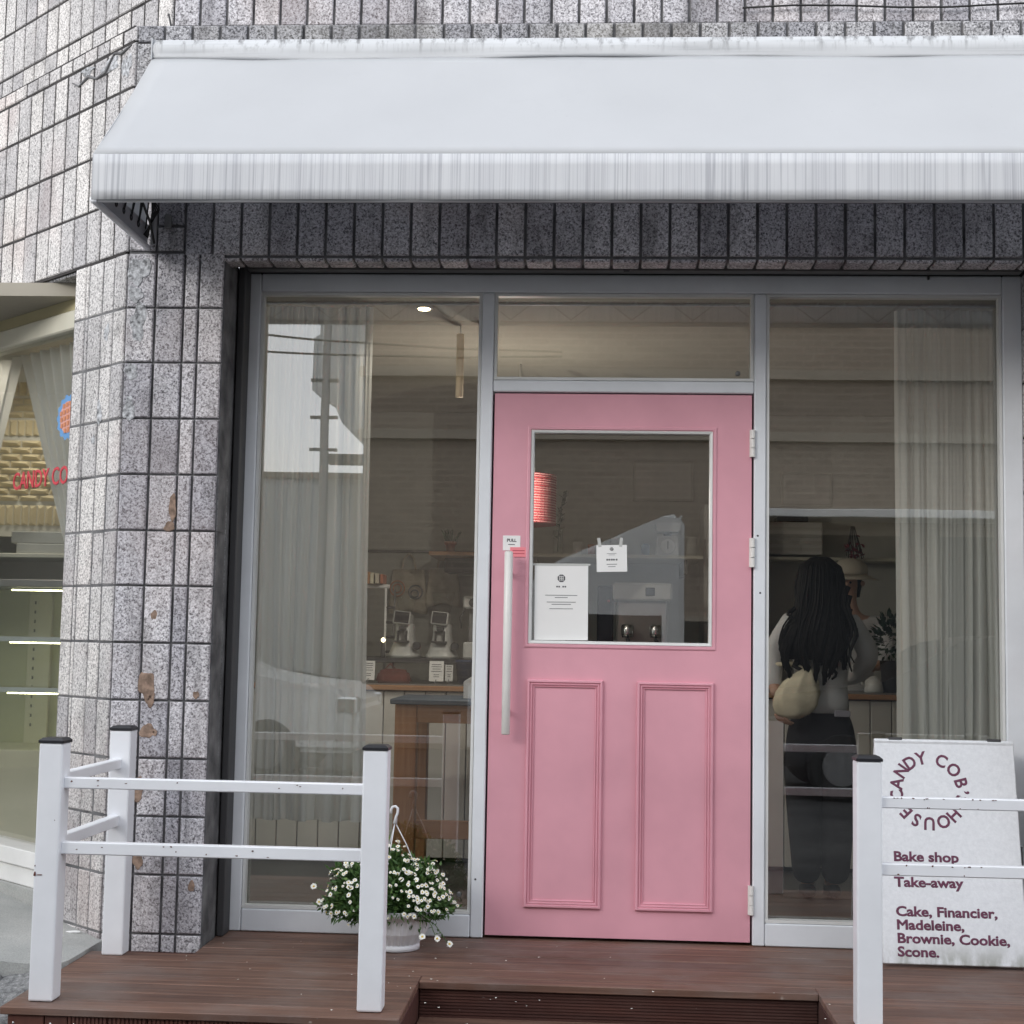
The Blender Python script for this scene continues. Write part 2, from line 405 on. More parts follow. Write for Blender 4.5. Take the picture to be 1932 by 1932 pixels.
# tiles: one shared mesh per size
TILES = {}
def tile_mesh(w, h, mat, t=.012, ch=.004):
    k = (round(w, 3), round(h, 3), mat)
    if k in TILES: return TILES[k]
    bm = bmesh.new(); x, z = w / 2, h / 2
    b = [bm.verts.new(p) for p in ((-x, 0, -z), (x, 0, -z), (x, 0, z), (-x, 0, z))]
    m_ = [bm.verts.new(p) for p in ((-x, -t + ch, -z), (x, -t + ch, -z), (x, -t + ch, z), (-x, -t + ch, z))]
    f = [bm.verts.new(p) for p in ((-x + ch, -t, -z + ch), (x - ch, -t, -z + ch), (x - ch, -t, z - ch), (-x + ch, -t, z - ch))]
    for i in range(4):
        j = (i + 1) % 4; bm.faces.new((b[i], b[j], m_[j], m_[i])); bm.faces.new((m_[i], m_[j], f[j], f[i]))
    bm.faces.new(f); bmesh.ops.recalc_face_normals(bm, faces=bm.faces[:])
    me = bpy.data.meshes.new('tile'); bm.to_mesh(me); bm.free(); me.materials.append(MAT[mat]); TILES[k] = me; return me
RT = random.Random(3)
def tile(parent, c, u, n, w, h, mat, jit=1.0, name='tile'):
    """c centre on the wall plane, u along the wall, n outward normal"""
    u = Vector(u).normalized(); n = Vector(n).normalized(); up = n.cross(u) * -1
    M = basis(c, u, -n, up)
    o = bpy.data.objects.new(name, tile_mesh(w, h, mat)); C.objects.link(o)
    J = Matrix.Rotation(RT.gauss(0, .004) * jit, 4, 'X') @ Matrix.Rotation(RT.gauss(0, .004) * jit, 4, 'Z') @ Matrix.Translation((0, RT.gauss(0, .0011) * jit, 0))
    attach(o, parent); o.matrix_basis = M @ J
    return o

# ------------------------------------------------------------------ ground and far side of the street (seen in the glass)
GZ = -0.235
bm = bmesh.new(); abox(bm, -60, 60, -60, 40, GZ - .3, GZ); tag(finish('ground', bm, 'asphalt'), kind='structure')

A0 = Vector((-1.385, -.35, 0)); DR = Vector((-.7415, .671, 0)).normalized(); NN = Vector((-DR.y, DR.x, 0)) * 1.0
if NN.y > 0: NN = -NN
def LW(s, z, back=0): return A0 + DR * s - NN * back + Vector((0, 0, z))

# raised pavement along the side wall, with its broken edge beside the deck
def slab():
    bm = bmesh.new(); r = random.Random(5)
    top = [(-1.375, -.40), (-1.375, -.70)]
    for k in range(14): top.append((-1.40 - k * .10, -.70 - .12 * sin(k * .9) * .4 - r.uniform(0, .05)))
    top += [(-6.0, -.95), (-6.0, 3.2), (-3.2, 2.2)] + [tuple((A0 + DR * s - NN * .05)[:2]) for s in (3.0, 1.0, 0.02)]
    def zz(x, y): return .012 + max(0, -x - 1.45) * .10 + max(0, -x - 1.6) * .03 + r.uniform(-.004, .004)
    a = [bm.verts.new((x, y, zz(x, y))) for x, y in top]; b = [bm.verts.new((x, y - .01, GZ - .01)) for x, y in top]
    bm.faces.new(a); n = len(top)
    for i in range(n): bm.faces.new((a[i], b[i], b[(i + 1) % n], a[(i + 1) % n]))
    bmesh.ops.triangulate(bm, faces=[f for f in bm.faces if len(f.verts) > 4])
    return finish('pavement', bm, 'pavement')
tag(slab(), kind='structure')
# crumbled kerb stone, lower bank of rough concrete
def rock(name, c, s, mat, seed, parent=None, sub=3, amp=.22):
    r = random.Random(seed); bm = bmesh.new(); bmesh.ops.create_icosphere(bm, subdivisions=sub, radius=1)
    ks = [(Vector((r.gauss(0, 1), r.gauss(0, 1), r.gauss(0, 1))).normalized(), r.uniform(.5, 1)) for _ in range(14)]
    for v in bm.verts:
        d = v.co.normalized(); f = 1.0
        for k, lim in ks:
            q = d.dot(k)
            if q > .3: f = min(f, (.72 + .3 * lim) / max(q, .3) * .9)
        f += r.uniform(-amp, amp) * .15
        v.co = Vector((d.x * s[0] * f + c[0], d.y * s[1] * f + c[1], d.z * s[2] * f + c[2]))
    return finish(name, bm, mat, parent)
o = rock('concrete_lump', (-1.66, -.80, -.045), (.11, .10, .055), 'rubble', 2)
tag(o, 'dark broken lump of concrete on the pavement edge left of the deck', 'rubble')
def bank():
    r = random.Random(9); bm = bmesh.new(); nx, ny = 26, 14; g = []
    for i in range(nx):
        row = []
        for j in range(ny):
            x = -1.37 - i * .045; y = -.74 - j * .05
            z = -.015 - j * .013 + r.gauss(0, .007) + .012 * sin(i * .8) * cos(j * .7)
            row.append(bm.verts.new((x, y, max(z, GZ + .003))))
        g.append(row)
    for i in range(nx - 1):
        for j in range(ny - 1): bm.faces.new((g[i][j], g[i + 1][j], g[i + 1][j + 1], g[i][j + 1]))
    # sides down to the street
    edge = [g[0][j] for j in range(ny)] + [g[i][-1] for i in range(1, nx)] + [g[-1][j] for j in range(ny - 2, -1, -1)] + [g[i][0] for i in range(nx - 2, 0, -1)]
    low = [bm.verts.new((v.co.x, v.co.y, GZ - .02)) for v in edge]
    for i in range(len(edge)):
        j = (i + 1) % len(edge); bm.faces.new((edge[i], edge[j], low[j], low[i]))
    return finish('concrete_bank', bm, 'rubble')
tag(bank(), kind='structure')
tag(rock('paper_scrap', (-1.50, -.30, .03), (.03, .014, .005), 'paper', 4, sub=2), 'small scrap of white litter against the base of the tiled side wall', 'litter')

# ---- buildings opposite
def far_building(name, label, x0, x1, yf, yb, h, wallmat, floors, wins, lowh=None):
    root = empty(name, ((x0 + x1) / 2, yf, GZ), label, 'building')
    box('wall', x0, x1, yb, yf, GZ, h, wallmat, root, 0)
    for z in floors: box('cornice', x0 - .05, x1 + .05, yf - .02, yf + .10, z, z + .12, 'trim_far', root, 0)
    for (a, b_, c, d) in wins:
        wdw = box('window', a, b_, yf - .02, yf + .05, c, d, 'trim_far', root, 0)
        box('pane', a + .07, b_ - .07, yf + .045, yf + .06, c + .07, d - .07, 'glass_far', wdw, 0)
    return root
far_building('brick_building', 'brown brick building across the street, mirrored in the shop windows', -2.62, 11.5, -13.0, -19, 7.5, 'brick_far', (3.7, 4.5, 6.9),
             [(x, x + 1.5, 5.2, 6.5) for x in (-.5, 2.2, 4.9, 7.6)] + [(x, x + 2.0, .05, 2.6) for x in (2.25, 4.6, 7.0)] + [(-.6, 1.9, .05, 1.5)])
far_building('rendered_building', 'grey rendered building across the street left of the sky gap, mirrored in the left pane', -12.5, -3.20, -9.3, -9.9, 5.2, 'render_far', (3.2, 4.9),
             [(x, x + 1.3, z, z + 1.3) for x in (-11, -8.4, -5.6) for z in (1.0, 3.4)])
ov = [o for o in bpy.data.objects if o.name == 'brick_building'][0]
prism('overhanging_bay', [(-3.22, 7.5), (-3.22, 5.05), (-3.30, 5.0), (-3.30, 4.32), (-3.0, 4.12), (-2.9, 3.9), (-2.62, 3.62), (-2.62, 7.5)], -13.6, -12.98, 'render_far', ov)
box('shop_canopy', 2.2, 9.0, -13.0, -12.3, 2.70, 2.80, 'car_white', ov, .01); box('eave', -3.12, -2.6, -13.4, -12.97, 3.40, 3.50, 'dark_metal', ov, 0)
g = empty('garden_wall', (-3.6, -13.4, GZ), 'low grey wall between the two buildings across the street, mirrored below the sky gap', 'wall')
box('wall', -5.0, -2.55, -14.0, -13.7, GZ, 3.25, 'render_far', g, 0); box('coping', -5.0, -2.55, -14.05, -13.65, 3.25, 3.33, 'trim_far', g, 0)
p = empty('utility_pole', (-2.56, -10, GZ), 'grey utility pole with cross arms seen mirrored against the sky in the left pane', 'pole')
tube('pole', [(-2.56, -10, GZ), (-2.56, -10, 7.5)], [.055, .04], 'mid_metal', p, 10)
for z in (3.15, 3.5, 3.9): box('cross_arm', -2.72, -2.42, -10.03, -9.97, z, z + .03, 'dark_metal', p, 0)
for k, (z0, z1) in enumerate(((4.45, 4.15), (4.75, 4.2))):
    pts = [(-6 + i * 1.2, -9.9 + .03 * i, z0 + (z1 - z0) * i / 5 - .12 * sin(pi * i / 5)) for i in range(6)]
    tag(tube('overhead_wire', pts, .012, 'cable', None, 6), ('lower' if k == 0 else 'upper') + ' black overhead wire mirrored across the sky in the left pane', 'wire', 'overhead wires')

def vehicle(name, label, profile, L, W, M, wheels, panes, lamps, cat, body='car_white'):
    """side profile in (x,z), width along y, placed by M"""
    loc = M @ Vector((L / 2, W / 2, 0)); root = empty(name, loc, label, cat)
    prism('body', profile, 0, W, body, root, .05, M)
    for poly in panes:
        for y in (-.004, W - .008): prism('window', poly, y, y + .012, 'glass_far', root, 0, M)
    for x, r in wheels:
        for y in (-.01, W - .19):
            bm = bmesh.new(); alathe(bm, [(r * .9, 0), (r, .03), (r, .17), (r * .9, .2)], (x, y, r), 24, axis='Y'); bmesh.ops.transform(bm, matrix=M, verts=bm.verts[:]); wh = finish('wheel', bm, 'rubber', root)
            bm = bmesh.new(); alathe(bm, [(r * .55, -.006), (r * .62, .02), (r * .62, .18), (r * .55, .206)], (x, y, r), 20, axis='Y'); bmesh.ops.transform(bm, matrix=M, verts=bm.verts[:]); finish('hub_cap', bm, 'mid_metal', wh)
    for (x0, x1, z0, z1, mt) in lamps:
        for y0, y1 in ((-.012, .22), (W - .22, W + .012)):
            box('lamp', x0, x1, y0, y1, z0, z1, mt, root, .02, M)
    return root
CAB = [(0, .35), (0, 1.0), (.15, 1.2), (.5, 1.85), (.75, 2.08), (1.75, 2.52), (1.9, 2.56), (1.95, 2.50), (1.95, .5)]
TM = basis((-.75, -9.6, GZ), (1, 0, 0), (0, 1, 0), (0, 0, 1))
tk = vehicle('cargo_truck', 'white cab cargo truck parked across the street, mirrored in the door glass', CAB, 2.4, 1.9, TM, [(.95, .34), (1.85, .34)],
        [[(.75, 1.15), (1.0, 1.62), (1.75, 1.62), (1.75, 1.15)]], [(.02, .18, .72, .9, 'chrome'), (2.28, 2.41, .62, .74, 'lamp_red')], 'truck')
box('cargo_bed', 2.0, 2.4, .02, 1.88, .62, 1.0, 'mid_metal', tk, .02, TM); box('chassis', .4, 2.35, .3, 1.6, .35, .60, 'dark_metal', tk, 0, TM)
CAR = [(0, .3), (0, .75), (.2, .92), (1.2, 1.0), (1.85, 1.42), (2.3, 1.5), (3.3, 1.48), (4.0, 1.1), (4.35, 1.0), (4.4, .3)]
vehicle('parked_car', 'white car parked across the street, mirrored low in the left pane', CAR, 4.4, 1.75,
        basis((-1.80, -8.0, GZ), (-1, 0, 0), (0, -1, 0), (0, 0, 1)), [(.85, .31), (3.5, .31)],
        [[(1.45, 1.02), (1.95, 1.40), (2.5, 1.42), (2.5, 1.02)], [(2.6, 1.02), (2.6, 1.42), (3.2, 1.40), (3.8, 1.06)]], [(.0, .2, .66, .82, 'chrome'), (4.25, 4.42, .7, .9, 'lamp_red')], 'car')
vehicle('parked_car', 'dark car parked across the street, mirrored low in the right pane', CAR, 4.4, 1.75,
        basis((1.75, -9.4, GZ), (1, 0, 0), (0, 1, 0), (0, 0, 1)), [(.85, .31), (3.5, .31)],
        [[(1.45, 1.02), (1.95, 1.40), (2.5, 1.42), (2.5, 1.02)], [(2.6, 1.02), (2.6, 1.42), (3.2, 1.40), (3.8, 1.06)]], [(.0, .2, .66, .82, 'chrome'), (4.25, 4.42, .7, .9, 'lamp_red')], 'car', 'car_black')
vehicle('parked_car', 'white car parked in the side street, mirrored low in the side window', CAR, 4.4, 1.75,
        basis((-4.3, -1.6, GZ + .15), (-.25, 1, 0), (-1, -.25, 0), (0, 0, 1)), [(.85, .31), (3.5, .31)],
        [[(1.45, 1.02), (1.95, 1.40), (2.5, 1.42), (2.5, 1.02)], [(2.6, 1.02), (2.6, 1.42), (3.2, 1.40), (3.8, 1.06)]], [(.0, .2, .66, .82, 'chrome'), (4.25, 4.42, .7, .9, 'lamp_red')], 'car')

# ------------------------------------------------------------------ tiled walls
XL, XP, YF = -1.385, -1.008, -.35           # corner arris, pillar's inner edge, wall face
XR = 2.04                                    # right jamb of the shop front
COURSES = [-.03, .04, .252, .463, .674, .886, 1.098, 1.310, 1.516, 1.727, 1.939, 2.152, 2.362, 2.575]
TP = .108                                    # tile pitch
FT = 'tile'
# corner pillar: core + face tiles front, side and return
pil = empty('tiled_pillar', (-1.2, -.1, 0), 'stained granite tiled corner pillar between the side window and the shop front', 'pillar')
sc0_ = (.012 + NN.y * .003) / DR.y                                  # where the side core plane meets the front core plane
poly = [tuple(LW(sc0_, 0, .003)[:2]), (XP, YF + .012), (XP, .02), tuple(LW(.398, 0, .30)[:2]), tuple(LW(.398, 0, .003)[:2])]
bm = bmesh.new(); a = [bm.verts.new((x, y, GZ)) for x, y in poly]; b2 = [bm.verts.new((x, y, 2.556)) for x, y in poly]
bm.faces.new(a[::-1]); bm.faces.new(b2)
for i in range(5): bm.faces.new((a[i], a[(i + 1) % 5], b2[(i + 1) % 5], b2[i]))
finish('core', bm, 'grout_front', pil)
cols = [(XL + .002, -1.272), (-1.270, -1.163), (-1.161, -1.106), (-1.104, XP - .001)]
for z0, z1 in zip(COURSES, COURSES[1:]):
    for x0, x1 in cols:
        g = .004
        tile(pil, ((x0 + x1) / 2, YF + .012, (z0 + z1) / 2), (1, 0, 0), (0, -1, 0), x1 - x0 - 2 * g, z1 - z0 - 2 * g, 'granite_front')
    for s0, s1 in ((.004, .092), (.092, .178), (.178, .284), (.284, .310), (.310, .396)):
        g = .0035
        tile(pil, LW((s0 + s1) / 2, (z0 + z1) / 2, .012), -DR, NN, s1 - s0 - 2 * g, z1 - z0 - 2 * g, 'granite_side')
# return of the pillar into the recess (two tiles deep)
for z0, z1 in zip(COURSES, COURSES[1:]):
    for y0, y1 in ((-.338, -.20), (-.198, -.03)):
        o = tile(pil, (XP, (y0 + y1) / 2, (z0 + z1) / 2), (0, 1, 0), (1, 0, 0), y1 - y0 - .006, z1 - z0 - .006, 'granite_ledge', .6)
        o.scale = (1, .5, 1)
# spalled spots on the pillar front
CH = random.Random(21)
def chip(x, z, w, h, mat='mortar_chip', n=15, plane='F', parent=pil, amp=.35):
    bm = bmesh.new(); c0 = []; ph = [CH.uniform(0, 6.28) for _ in range(4)]; n = 26
    for k in range(n):
        a = 2 * pi * k / n; rr = 1 + amp * (.25 * sin(a + ph[0]) + .25 * sin(2 * a + ph[1]) + .25 * sin(3 * a + ph[2]) + .2 * sin(5 * a + ph[3])) - CH.uniform(0, .1)
        dx, dz = w * cos(a) * rr, h * sin(a) * rr
        if plane == 'F': c0.append((Vector((x + dx, YF + .001, z + dz)), Vector((x + dx * .93, YF - .0022, z + dz * .93))))
        else: c0.append((LW(x + dx, z + dz, .001), LW(x + dx * .93, z + dz * .93, -.0022)))
    o = [bm.verts.new(p) for p, q in c0]; i_ = [bm.verts.new(q) for p, q in c0]
    for k in range(n): bm.faces.new((o[k], o[(k + 1) % n], i_[(k + 1) % n], i_[k]))
    cc_ = bm.verts.new(sum((v.co for v in i_), Vector()) / n)
    for k in range(n): bm.faces.new((i_[k], i_[(k + 1) % n], cc_))
    return finish('spalled_patch', bm, mat, parent)
for x, z, w, h in ((-1.175, 1.60, .016, .05), (-1.185, 1.53, .022, .02), (-1.228, 1.20, .013, .02), (-1.245, .935, .034, .055), (-1.23, .89, .02, .03),
                   (-1.235, .775, .028, .03), (-1.21, .77, .012, .013), (-1.06, .91, .012, .016), (-1.26, .56, .022, .05), (-1.255, .30, .02, .03), (-1.05, .215, .014, .02)):
    chip(x, z, w, h)
for x, z, w, h in ((-1.335, 2.50, .045, .055), (-1.335, 2.30, .035, .075), (-1.345, 2.41, .028, .035), (-1.355, 1.98, .02, .06), (-1.35, 2.12, .03, .03)): chip(x, z, w, h, 'plaster_patch', 19, amp=.5)
for s, z, w, h in ((.16, 1.97, .02, .05), (.13, 2.28, .02, .035), (.2, 1.87, .015, .02)): chip(s, z, w, h, 'plaster_patch', 13, 'L', amp=.5)

# front wall: lintel band, wall behind the awning, set-back wall above
fw = empty('tiled_wall', (.6, -.1, 2.55), 'grey granite tiled front wall above the shop windows, dirty above and below the awning', 'wall')
boxes('core', [(XL + .005, 3.6, YF + .012, -.245, 2.557, 3.47), (XL + .06, 3.6, -.245, .06, 2.66, 3.47), (XL + .085, 3.6, -.138, .1, 3.47, 4.5)], 'grout_front', fw)
x = XL + .002; gx = .0055
while x < 2.95:
    x1 = x + TP
    if x > -1.20:
        tile(fw, ((x + x1) / 2, YF + .012, 2.668), (1, 0, 0), (0, -1, 0), TP - 2 * gx, .212 - 2 * gx, 'granite_front')
    else:
        tile(fw, ((x + x1) / 2, YF + .012, 2.628), (1, 0, 0), (0, -1, 0), TP - 2 * gx, .100 - 2 * gx, 'granite_front')
        tile(fw, ((x + x1) / 2, YF + .012, 2.728), (1, 0, 0), (0, -1, 0), TP - 2 * gx, .100 - 2 * gx, 'granite_front')
    tile(fw, ((x + x1) / 2, -.292, 2.557), (1, 0, 0), (0, 0, -1), TP - 2 * gx, .098, 'granite_front', .5)       # soffit
    x = x1
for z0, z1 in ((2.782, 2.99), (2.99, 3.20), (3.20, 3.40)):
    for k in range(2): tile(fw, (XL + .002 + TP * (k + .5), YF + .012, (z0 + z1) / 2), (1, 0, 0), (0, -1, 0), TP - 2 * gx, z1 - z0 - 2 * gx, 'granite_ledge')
for z0, z1, off in ((3.402, 3.468, 0), ):
    x = XL + .002
    while x < 2.95:
        tile(fw, (x + TP / 2, YF + .012, (z0 + z1) / 2), (1, 0, 0), (0, -1, 0), TP - 2 * gx, z1 - z0 - .004, 'granite_ledge'); x += TP
XU = -1.305
for z0, z1 in ((3.475, 3.545), (3.545, 3.76), (3.76, 3.97)):
    x = XU
    while x < 2.95:
        tile(fw, (x + TP / 2, -.138, (z0 + z1) / 2), (1, 0, 0), (0, -1, 0), TP - 2 * gx, z1 - z0 - 2 * gx, 'granite_front' if z0 > 3.54 else 'granite_ledge'); x += TP
# right jamb of the recess
for z0, z1 in zip(COURSES, COURSES[1:]):
    for y0, y1 in ((-.338, -.20), (-.198, -.03)):
        tile(fw, (XR + .012, (y0 + y1) / 2, (z0 + z1) / 2), (0, -1, 0), (-1, 0, 0), y1 - y0 - .006, z1 - z0 - .006, 'granite_side', .6)
    for x0 in (XR + .002, XR + .110, XR + .218):
        tile(fw, (x0 + TP / 2, YF + .012, (z0 + z1) / 2), (1, 0, 0), (0, -1, 0), TP - .008, z1 - z0 - .008, 'granite_front')
boxes('jamb_core', [(XR + .012, 3.6, YF + .012, .1, GZ, 2.557)], 'grout_side', fw)

# side wall (the canted corner): lower wall over the side window, set-back wall above it
sw = empty('tiled_wall', LW(.9, 0), 'pale granite tiled wall running back to the left above the side window', 'wall')
def lbox(name, s0, s1, d0, d1, z0, z1, mat, parent, bev=0):
    """box in side-wall coordinates: s along the wall, d depth behind its face"""
    return box(name, s0, s1, d0, d1, z0, z1, mat, parent, bev, basis(A0, DR, -NN, (0, 0, 1)))
lbox('core', .02, 4.0, .003, .30, 2.572, 3.475, 'grout_side', sw); lbox('upper_core', .10, 4.0, .203, .5, 3.475, 5.0, 'grout_side', sw)
lbox('far_jamb', 2.6, 4.0, .012, .30, GZ, 2.572, 'grout_side', sw)
TS = .1065; LC = [2.578, 2.790, 3.008, 3.228, 3.410]
def row(z0, z1, s_start, back, mat, n, pitch=TS, g=.0042):
    for k in range(n):
        s0 = s_start + k * pitch
        tile(sw, LW(s0 + pitch / 2, (z0 + z1) / 2, back + .012), -DR, NN, pitch - 2 * g, z1 - z0 - 2 * g, mat)
for z0, z1 in zip(LC, LC[1:]): row(z0, z1, .004 + (0 if z0 > 3.2 else 0), 0, 'granite_side', 15)
row(3.410, 3.474, -.0 + .004, 0, 'granite_side', 16, .100)
for z0, z1 in ((3.478, 3.50), (3.50, 3.715), (3.715, 3.93), (3.93, 4.145), (4.145, 4.36)): row(z0, z1, .085, .20, 'granite_side', 18)
for k in range(10):                                                # soffit over the side window
    s0 = .40 + k * TS; up = basis(LW(s0 + TS / 2, 2.572, .066), -DR, -NN, (0, 0, 1))
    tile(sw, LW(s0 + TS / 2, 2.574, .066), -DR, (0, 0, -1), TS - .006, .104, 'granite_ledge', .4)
for s, z, w, h in ((.06, 3.32, .035, .05), (.20, 3.36, .07, .03), (.38, 3.385, .05, .018)): chip(s, z, w, h, 'plaster_patch', 21, 'L', sw, .6)
# crack in the side wall's top course
pts = [(.03, 3.40), (.10, 3.385), (.16, 3.40), (.22, 3.34), (.30, 3.335), (.36, 3.36), (.44, 3.34), (.5, 3.37)]
bm = bmesh.new(); atube(bm, [LW(s, z, -.001) for s, z in pts], [.002, .008, .005, .010, .004, .008, .004, .002], 6); finish('crack', bm, 'grout_front', sw)
tag(tube('nail', [(-1.27, -.25, 3.46), (-1.285, -.28, 3.545)], .004, 'dark_metal'), 'dark nail sticking up from the ledge at the corner of the building', 'nail')
pts = [(.95 + i * .2, -.172, 3.60 + (.008 * sin(i * 1.3)) + (.012 * i / 10)) for i in range(11)]
tag(tube('cable', pts, .004, 'cable'), 'thin black cable clipped along the wall above the awning', 'cable')

# ------------------------------------------------------------------ side window
wind = empty('side_window', LW(1.2, 0, .12), 'side window with cream header and white sill in the canted wall', 'window')
lbox('header', .35, 2.6, .10, .16, 2.455, 2.570, 'cream_header', wind, .004)
lbox('header_band', .35, 2.6, .085, .17, 2.372, 2.453, 'cream_band', wind, .006)
lbox('pane', .36, 2.6, .12, .128, .26, 2.372, 'window_glass', wind)
lbox('sill', .36, 2.6, .02, .16, .195, .262, 'white_pvc', wind, .004); lbox('apron', .36, 2.6, .035, .16, .118, .190, 'white_pvc', wind, .004)
lbox('plinth', .36, 2.6, .012, .3, -.05, .117, 'pavement', wind)
M = lambda s, z: basis(LW(s, z, .117), -DR, (0, 0, 1), NN)
text('lettering', "CANDY COB'S", .105, M(1.10, 1.742) @ Matrix.Diagonal((.88, 1, 1, 1)), 'decal_red', wind, .0022)
def disc(name, s, z, r, mat, d, parent, lobes=0, n=48):
    bm = bmesh.new(); vs = []; ws = []
    for k in range(n):
        a = 2 * pi * k / n; rr = r * (1 + (.06 * cos(lobes * a) if lobes else 0))
        vs.append(bm.verts.new(LW(s + rr * cos(a), z + rr * sin(a), d))); ws.append(bm.verts.new(LW(s + rr * cos(a), z + rr * sin(a), d + .0006)))
    bm.faces.new(vs); bm.faces.new(ws[::-1])
    for k in range(n): bm.faces.new((vs[k], vs[(k + 1) % n], ws[(k + 1) % n], ws[k]))
    return finish(name, bm, mat, parent)
lg = disc('logo', .635, 2.018, .092, 'decal_blue', .1185, wind, 14, 112)
disc('waffle', .635, 2.018, .066, 'decal_rose', .1170, lg)
for i in range(-2, 3):
    for j in range(-2, 3):
        if i * i + j * j < 6:
            s0, z0 = .635 + i * .026 + j * .004, 2.018 + j * .026 - i * .004
            lbox('waffle_square', s0 - .009, s0 + .009, .1148, .1155, z0 - .009, z0 + .009, 'decal_tan', lg)

# ------------------------------------------------------------------ shop interior
bm = bmesh.new(); abox(bm, -4.2, 2.75, -.02 + .09, 3.15, -.05, 0.0); tag(finish('interior_floor', bm, 'floor_inside'), kind='structure')
bm = bmesh.new(); abox(bm, -4.2, 2.75, .075, 3.15, 2.505, 2.56); tag(finish('interior_ceiling', bm, 'ceiling_paint'), kind='structure')
bm = bmesh.new(); abox(bm, -4.2, 2.75, 3.1, 3.2, 0, 2.505); tag(finish('interior_wall_back', bm, 'wall_cream'), kind='structure')
bm = bmesh.new(); abox(bm, 2.7, 2.8, .1, 3.1, 0, 2.505); tag(finish('interior_wall_right', bm, 'wall_cream'), kind='structure')
bm = bmesh.new(); abox(bm, -4.3, -4.2, .1, 3.1, 0, 2.505); tag(finish('interior_wall_left', bm, 'wall_cream'), kind='structure')

def downlight(x, y, z, label, power=18):
    r = empty('downlight', (x, y, z), label, 'ceiling light')
    lathe('trim', [(.022, 0), (.036, -.003), (.039, .002)], (x, y, z), 'white_pvc', r, 24)
    lathe('bulb', [(.012, -.004), (.024, -.006), (.025, -.002)], (x, y, z), 'lamp_glow', r, 24)
    ld = bpy.data.lights.new('downlight_light', 'SPOT'); ld.energy = power; ld.color = (1, .92, .80); ld.spot_size = radians(130); ld.spot_blend = .8; ld.shadow_soft_size = .0
    lo = bpy.data.objects.new('downlight_light', ld); C.objects.link(lo); attach(lo, r); lo.location = (x, y, z - .02)
def added_tube_lamp(x, y, z0, z1, label):  # cream tubes added as lamps to give the room a light source
    r = empty('added_tube_lamp', (x, y, z1), label, 'lamp', 'hanging tubes added as lamps')
    tube('shade', [(x, y, z0), (x, y, z1)], .017, 'cream_glow', r, 14); tube('cord', [(x, y, z1), (x, y, 2.505)], .004, 'white_pvc', r, 6)
    ld = bpy.data.lights.new('counter_fill_light', 'POINT'); ld.energy = 8.5; ld.color = (1, .93, .82); ld.shadow_soft_size = .0  # added unseen fill, placed well off the tube to brighten the counter
    lo = bpy.data.objects.new('counter_fill_light', ld); C.objects.link(lo); attach(lo, r); lo.location = (x + .12, y + .5, z0 - .35)
added_tube_lamp(-.20, .62, 2.19, 2.47, 'slim hanging tube added as a lamp in the left window, nearer the curtain'); added_tube_lamp(-.10, .62, 2.14, 2.43, 'slim hanging tube added as a lamp in the left window, nearer the door')
downlight(-2.3, .95, 2.503, 'unseen ceiling downlight added to light the faceted tiles behind the side window', 22)  # added out of view to brighten the faceted tiles
downlight(-.32, .26, 2.503, 'small lit downlight in the ceiling above the left window')

def curtain(name, label, x0, x1, y, z0, z1, folds, seed, amp=.034, hem=.003):
    r = random.Random(seed); n = folds * 10; ph = [r.uniform(-.6, .6) for _ in range(folds + 2)]; bm = bmesh.new(); nz = 14; g = []
    amps = [r.uniform(.5, 1.3) for _ in range(folds + 2)]
    for j in range(nz + 1):
        t = j / nz; row_ = []
        for i in range(n + 1):
            u = i / n; k = int(u * folds)
            q_ = 2 * pi * u * folds + 1.6 * sin(2 * pi * 1.7 * u + ph[0] * 6) + .9 * sin(2 * pi * 3.1 * u + ph[1] * 6 + .5 * t); yy = y + amp * (.55 + .35 * sin(5.3 * u + ph[2] * 5)) * (1.1 - .5 * t) * sin(q_) + .3 * amp * sin(2.7 * q_ + ph[3] * 6) + .010 * sin(7 * u + 3 * t)
            xx = x0 + (x1 - x0) * u + .010 * sin(4 * pi * u * folds) * (1 - t) + .012 * sin(3 * t + u * 8) * (1 - t)
            zz = z0 + (z1 - z0) * t + (hem * sin(2 * pi * u * folds * .5 + 1) * (1 - t) if j < 3 else 0)
            row_.append(bm.verts.new((xx, yy, zz)))
        g.append(row_)
    for j in range(nz):
        for i in range(n): bm.faces.new((g[j][i], g[j][i + 1], g[j + 1][i + 1], g[j + 1][i]))
    return tag(finish(name, bm, 'sheer', None, True), label, 'curtain')
curtain('curtain', 'sheer white curtain hanging inside the left pane, its hem above the floor', -.965, -.515, .16, .40, 2.485, 7, 2)
curtain('curtain', 'sheer curtain hanging inside the right pane behind the standing board', 1.605, 2.05, .20, .28, 2.492, 8, 5, .032)
tag(tube('curtain_rod', [(-1.0, .16, 2.499), (2.1, .16, 2.499)], .005, 'white_pvc', None, 10), 'thin white curtain rod along the top of the front windows', 'curtain rod')
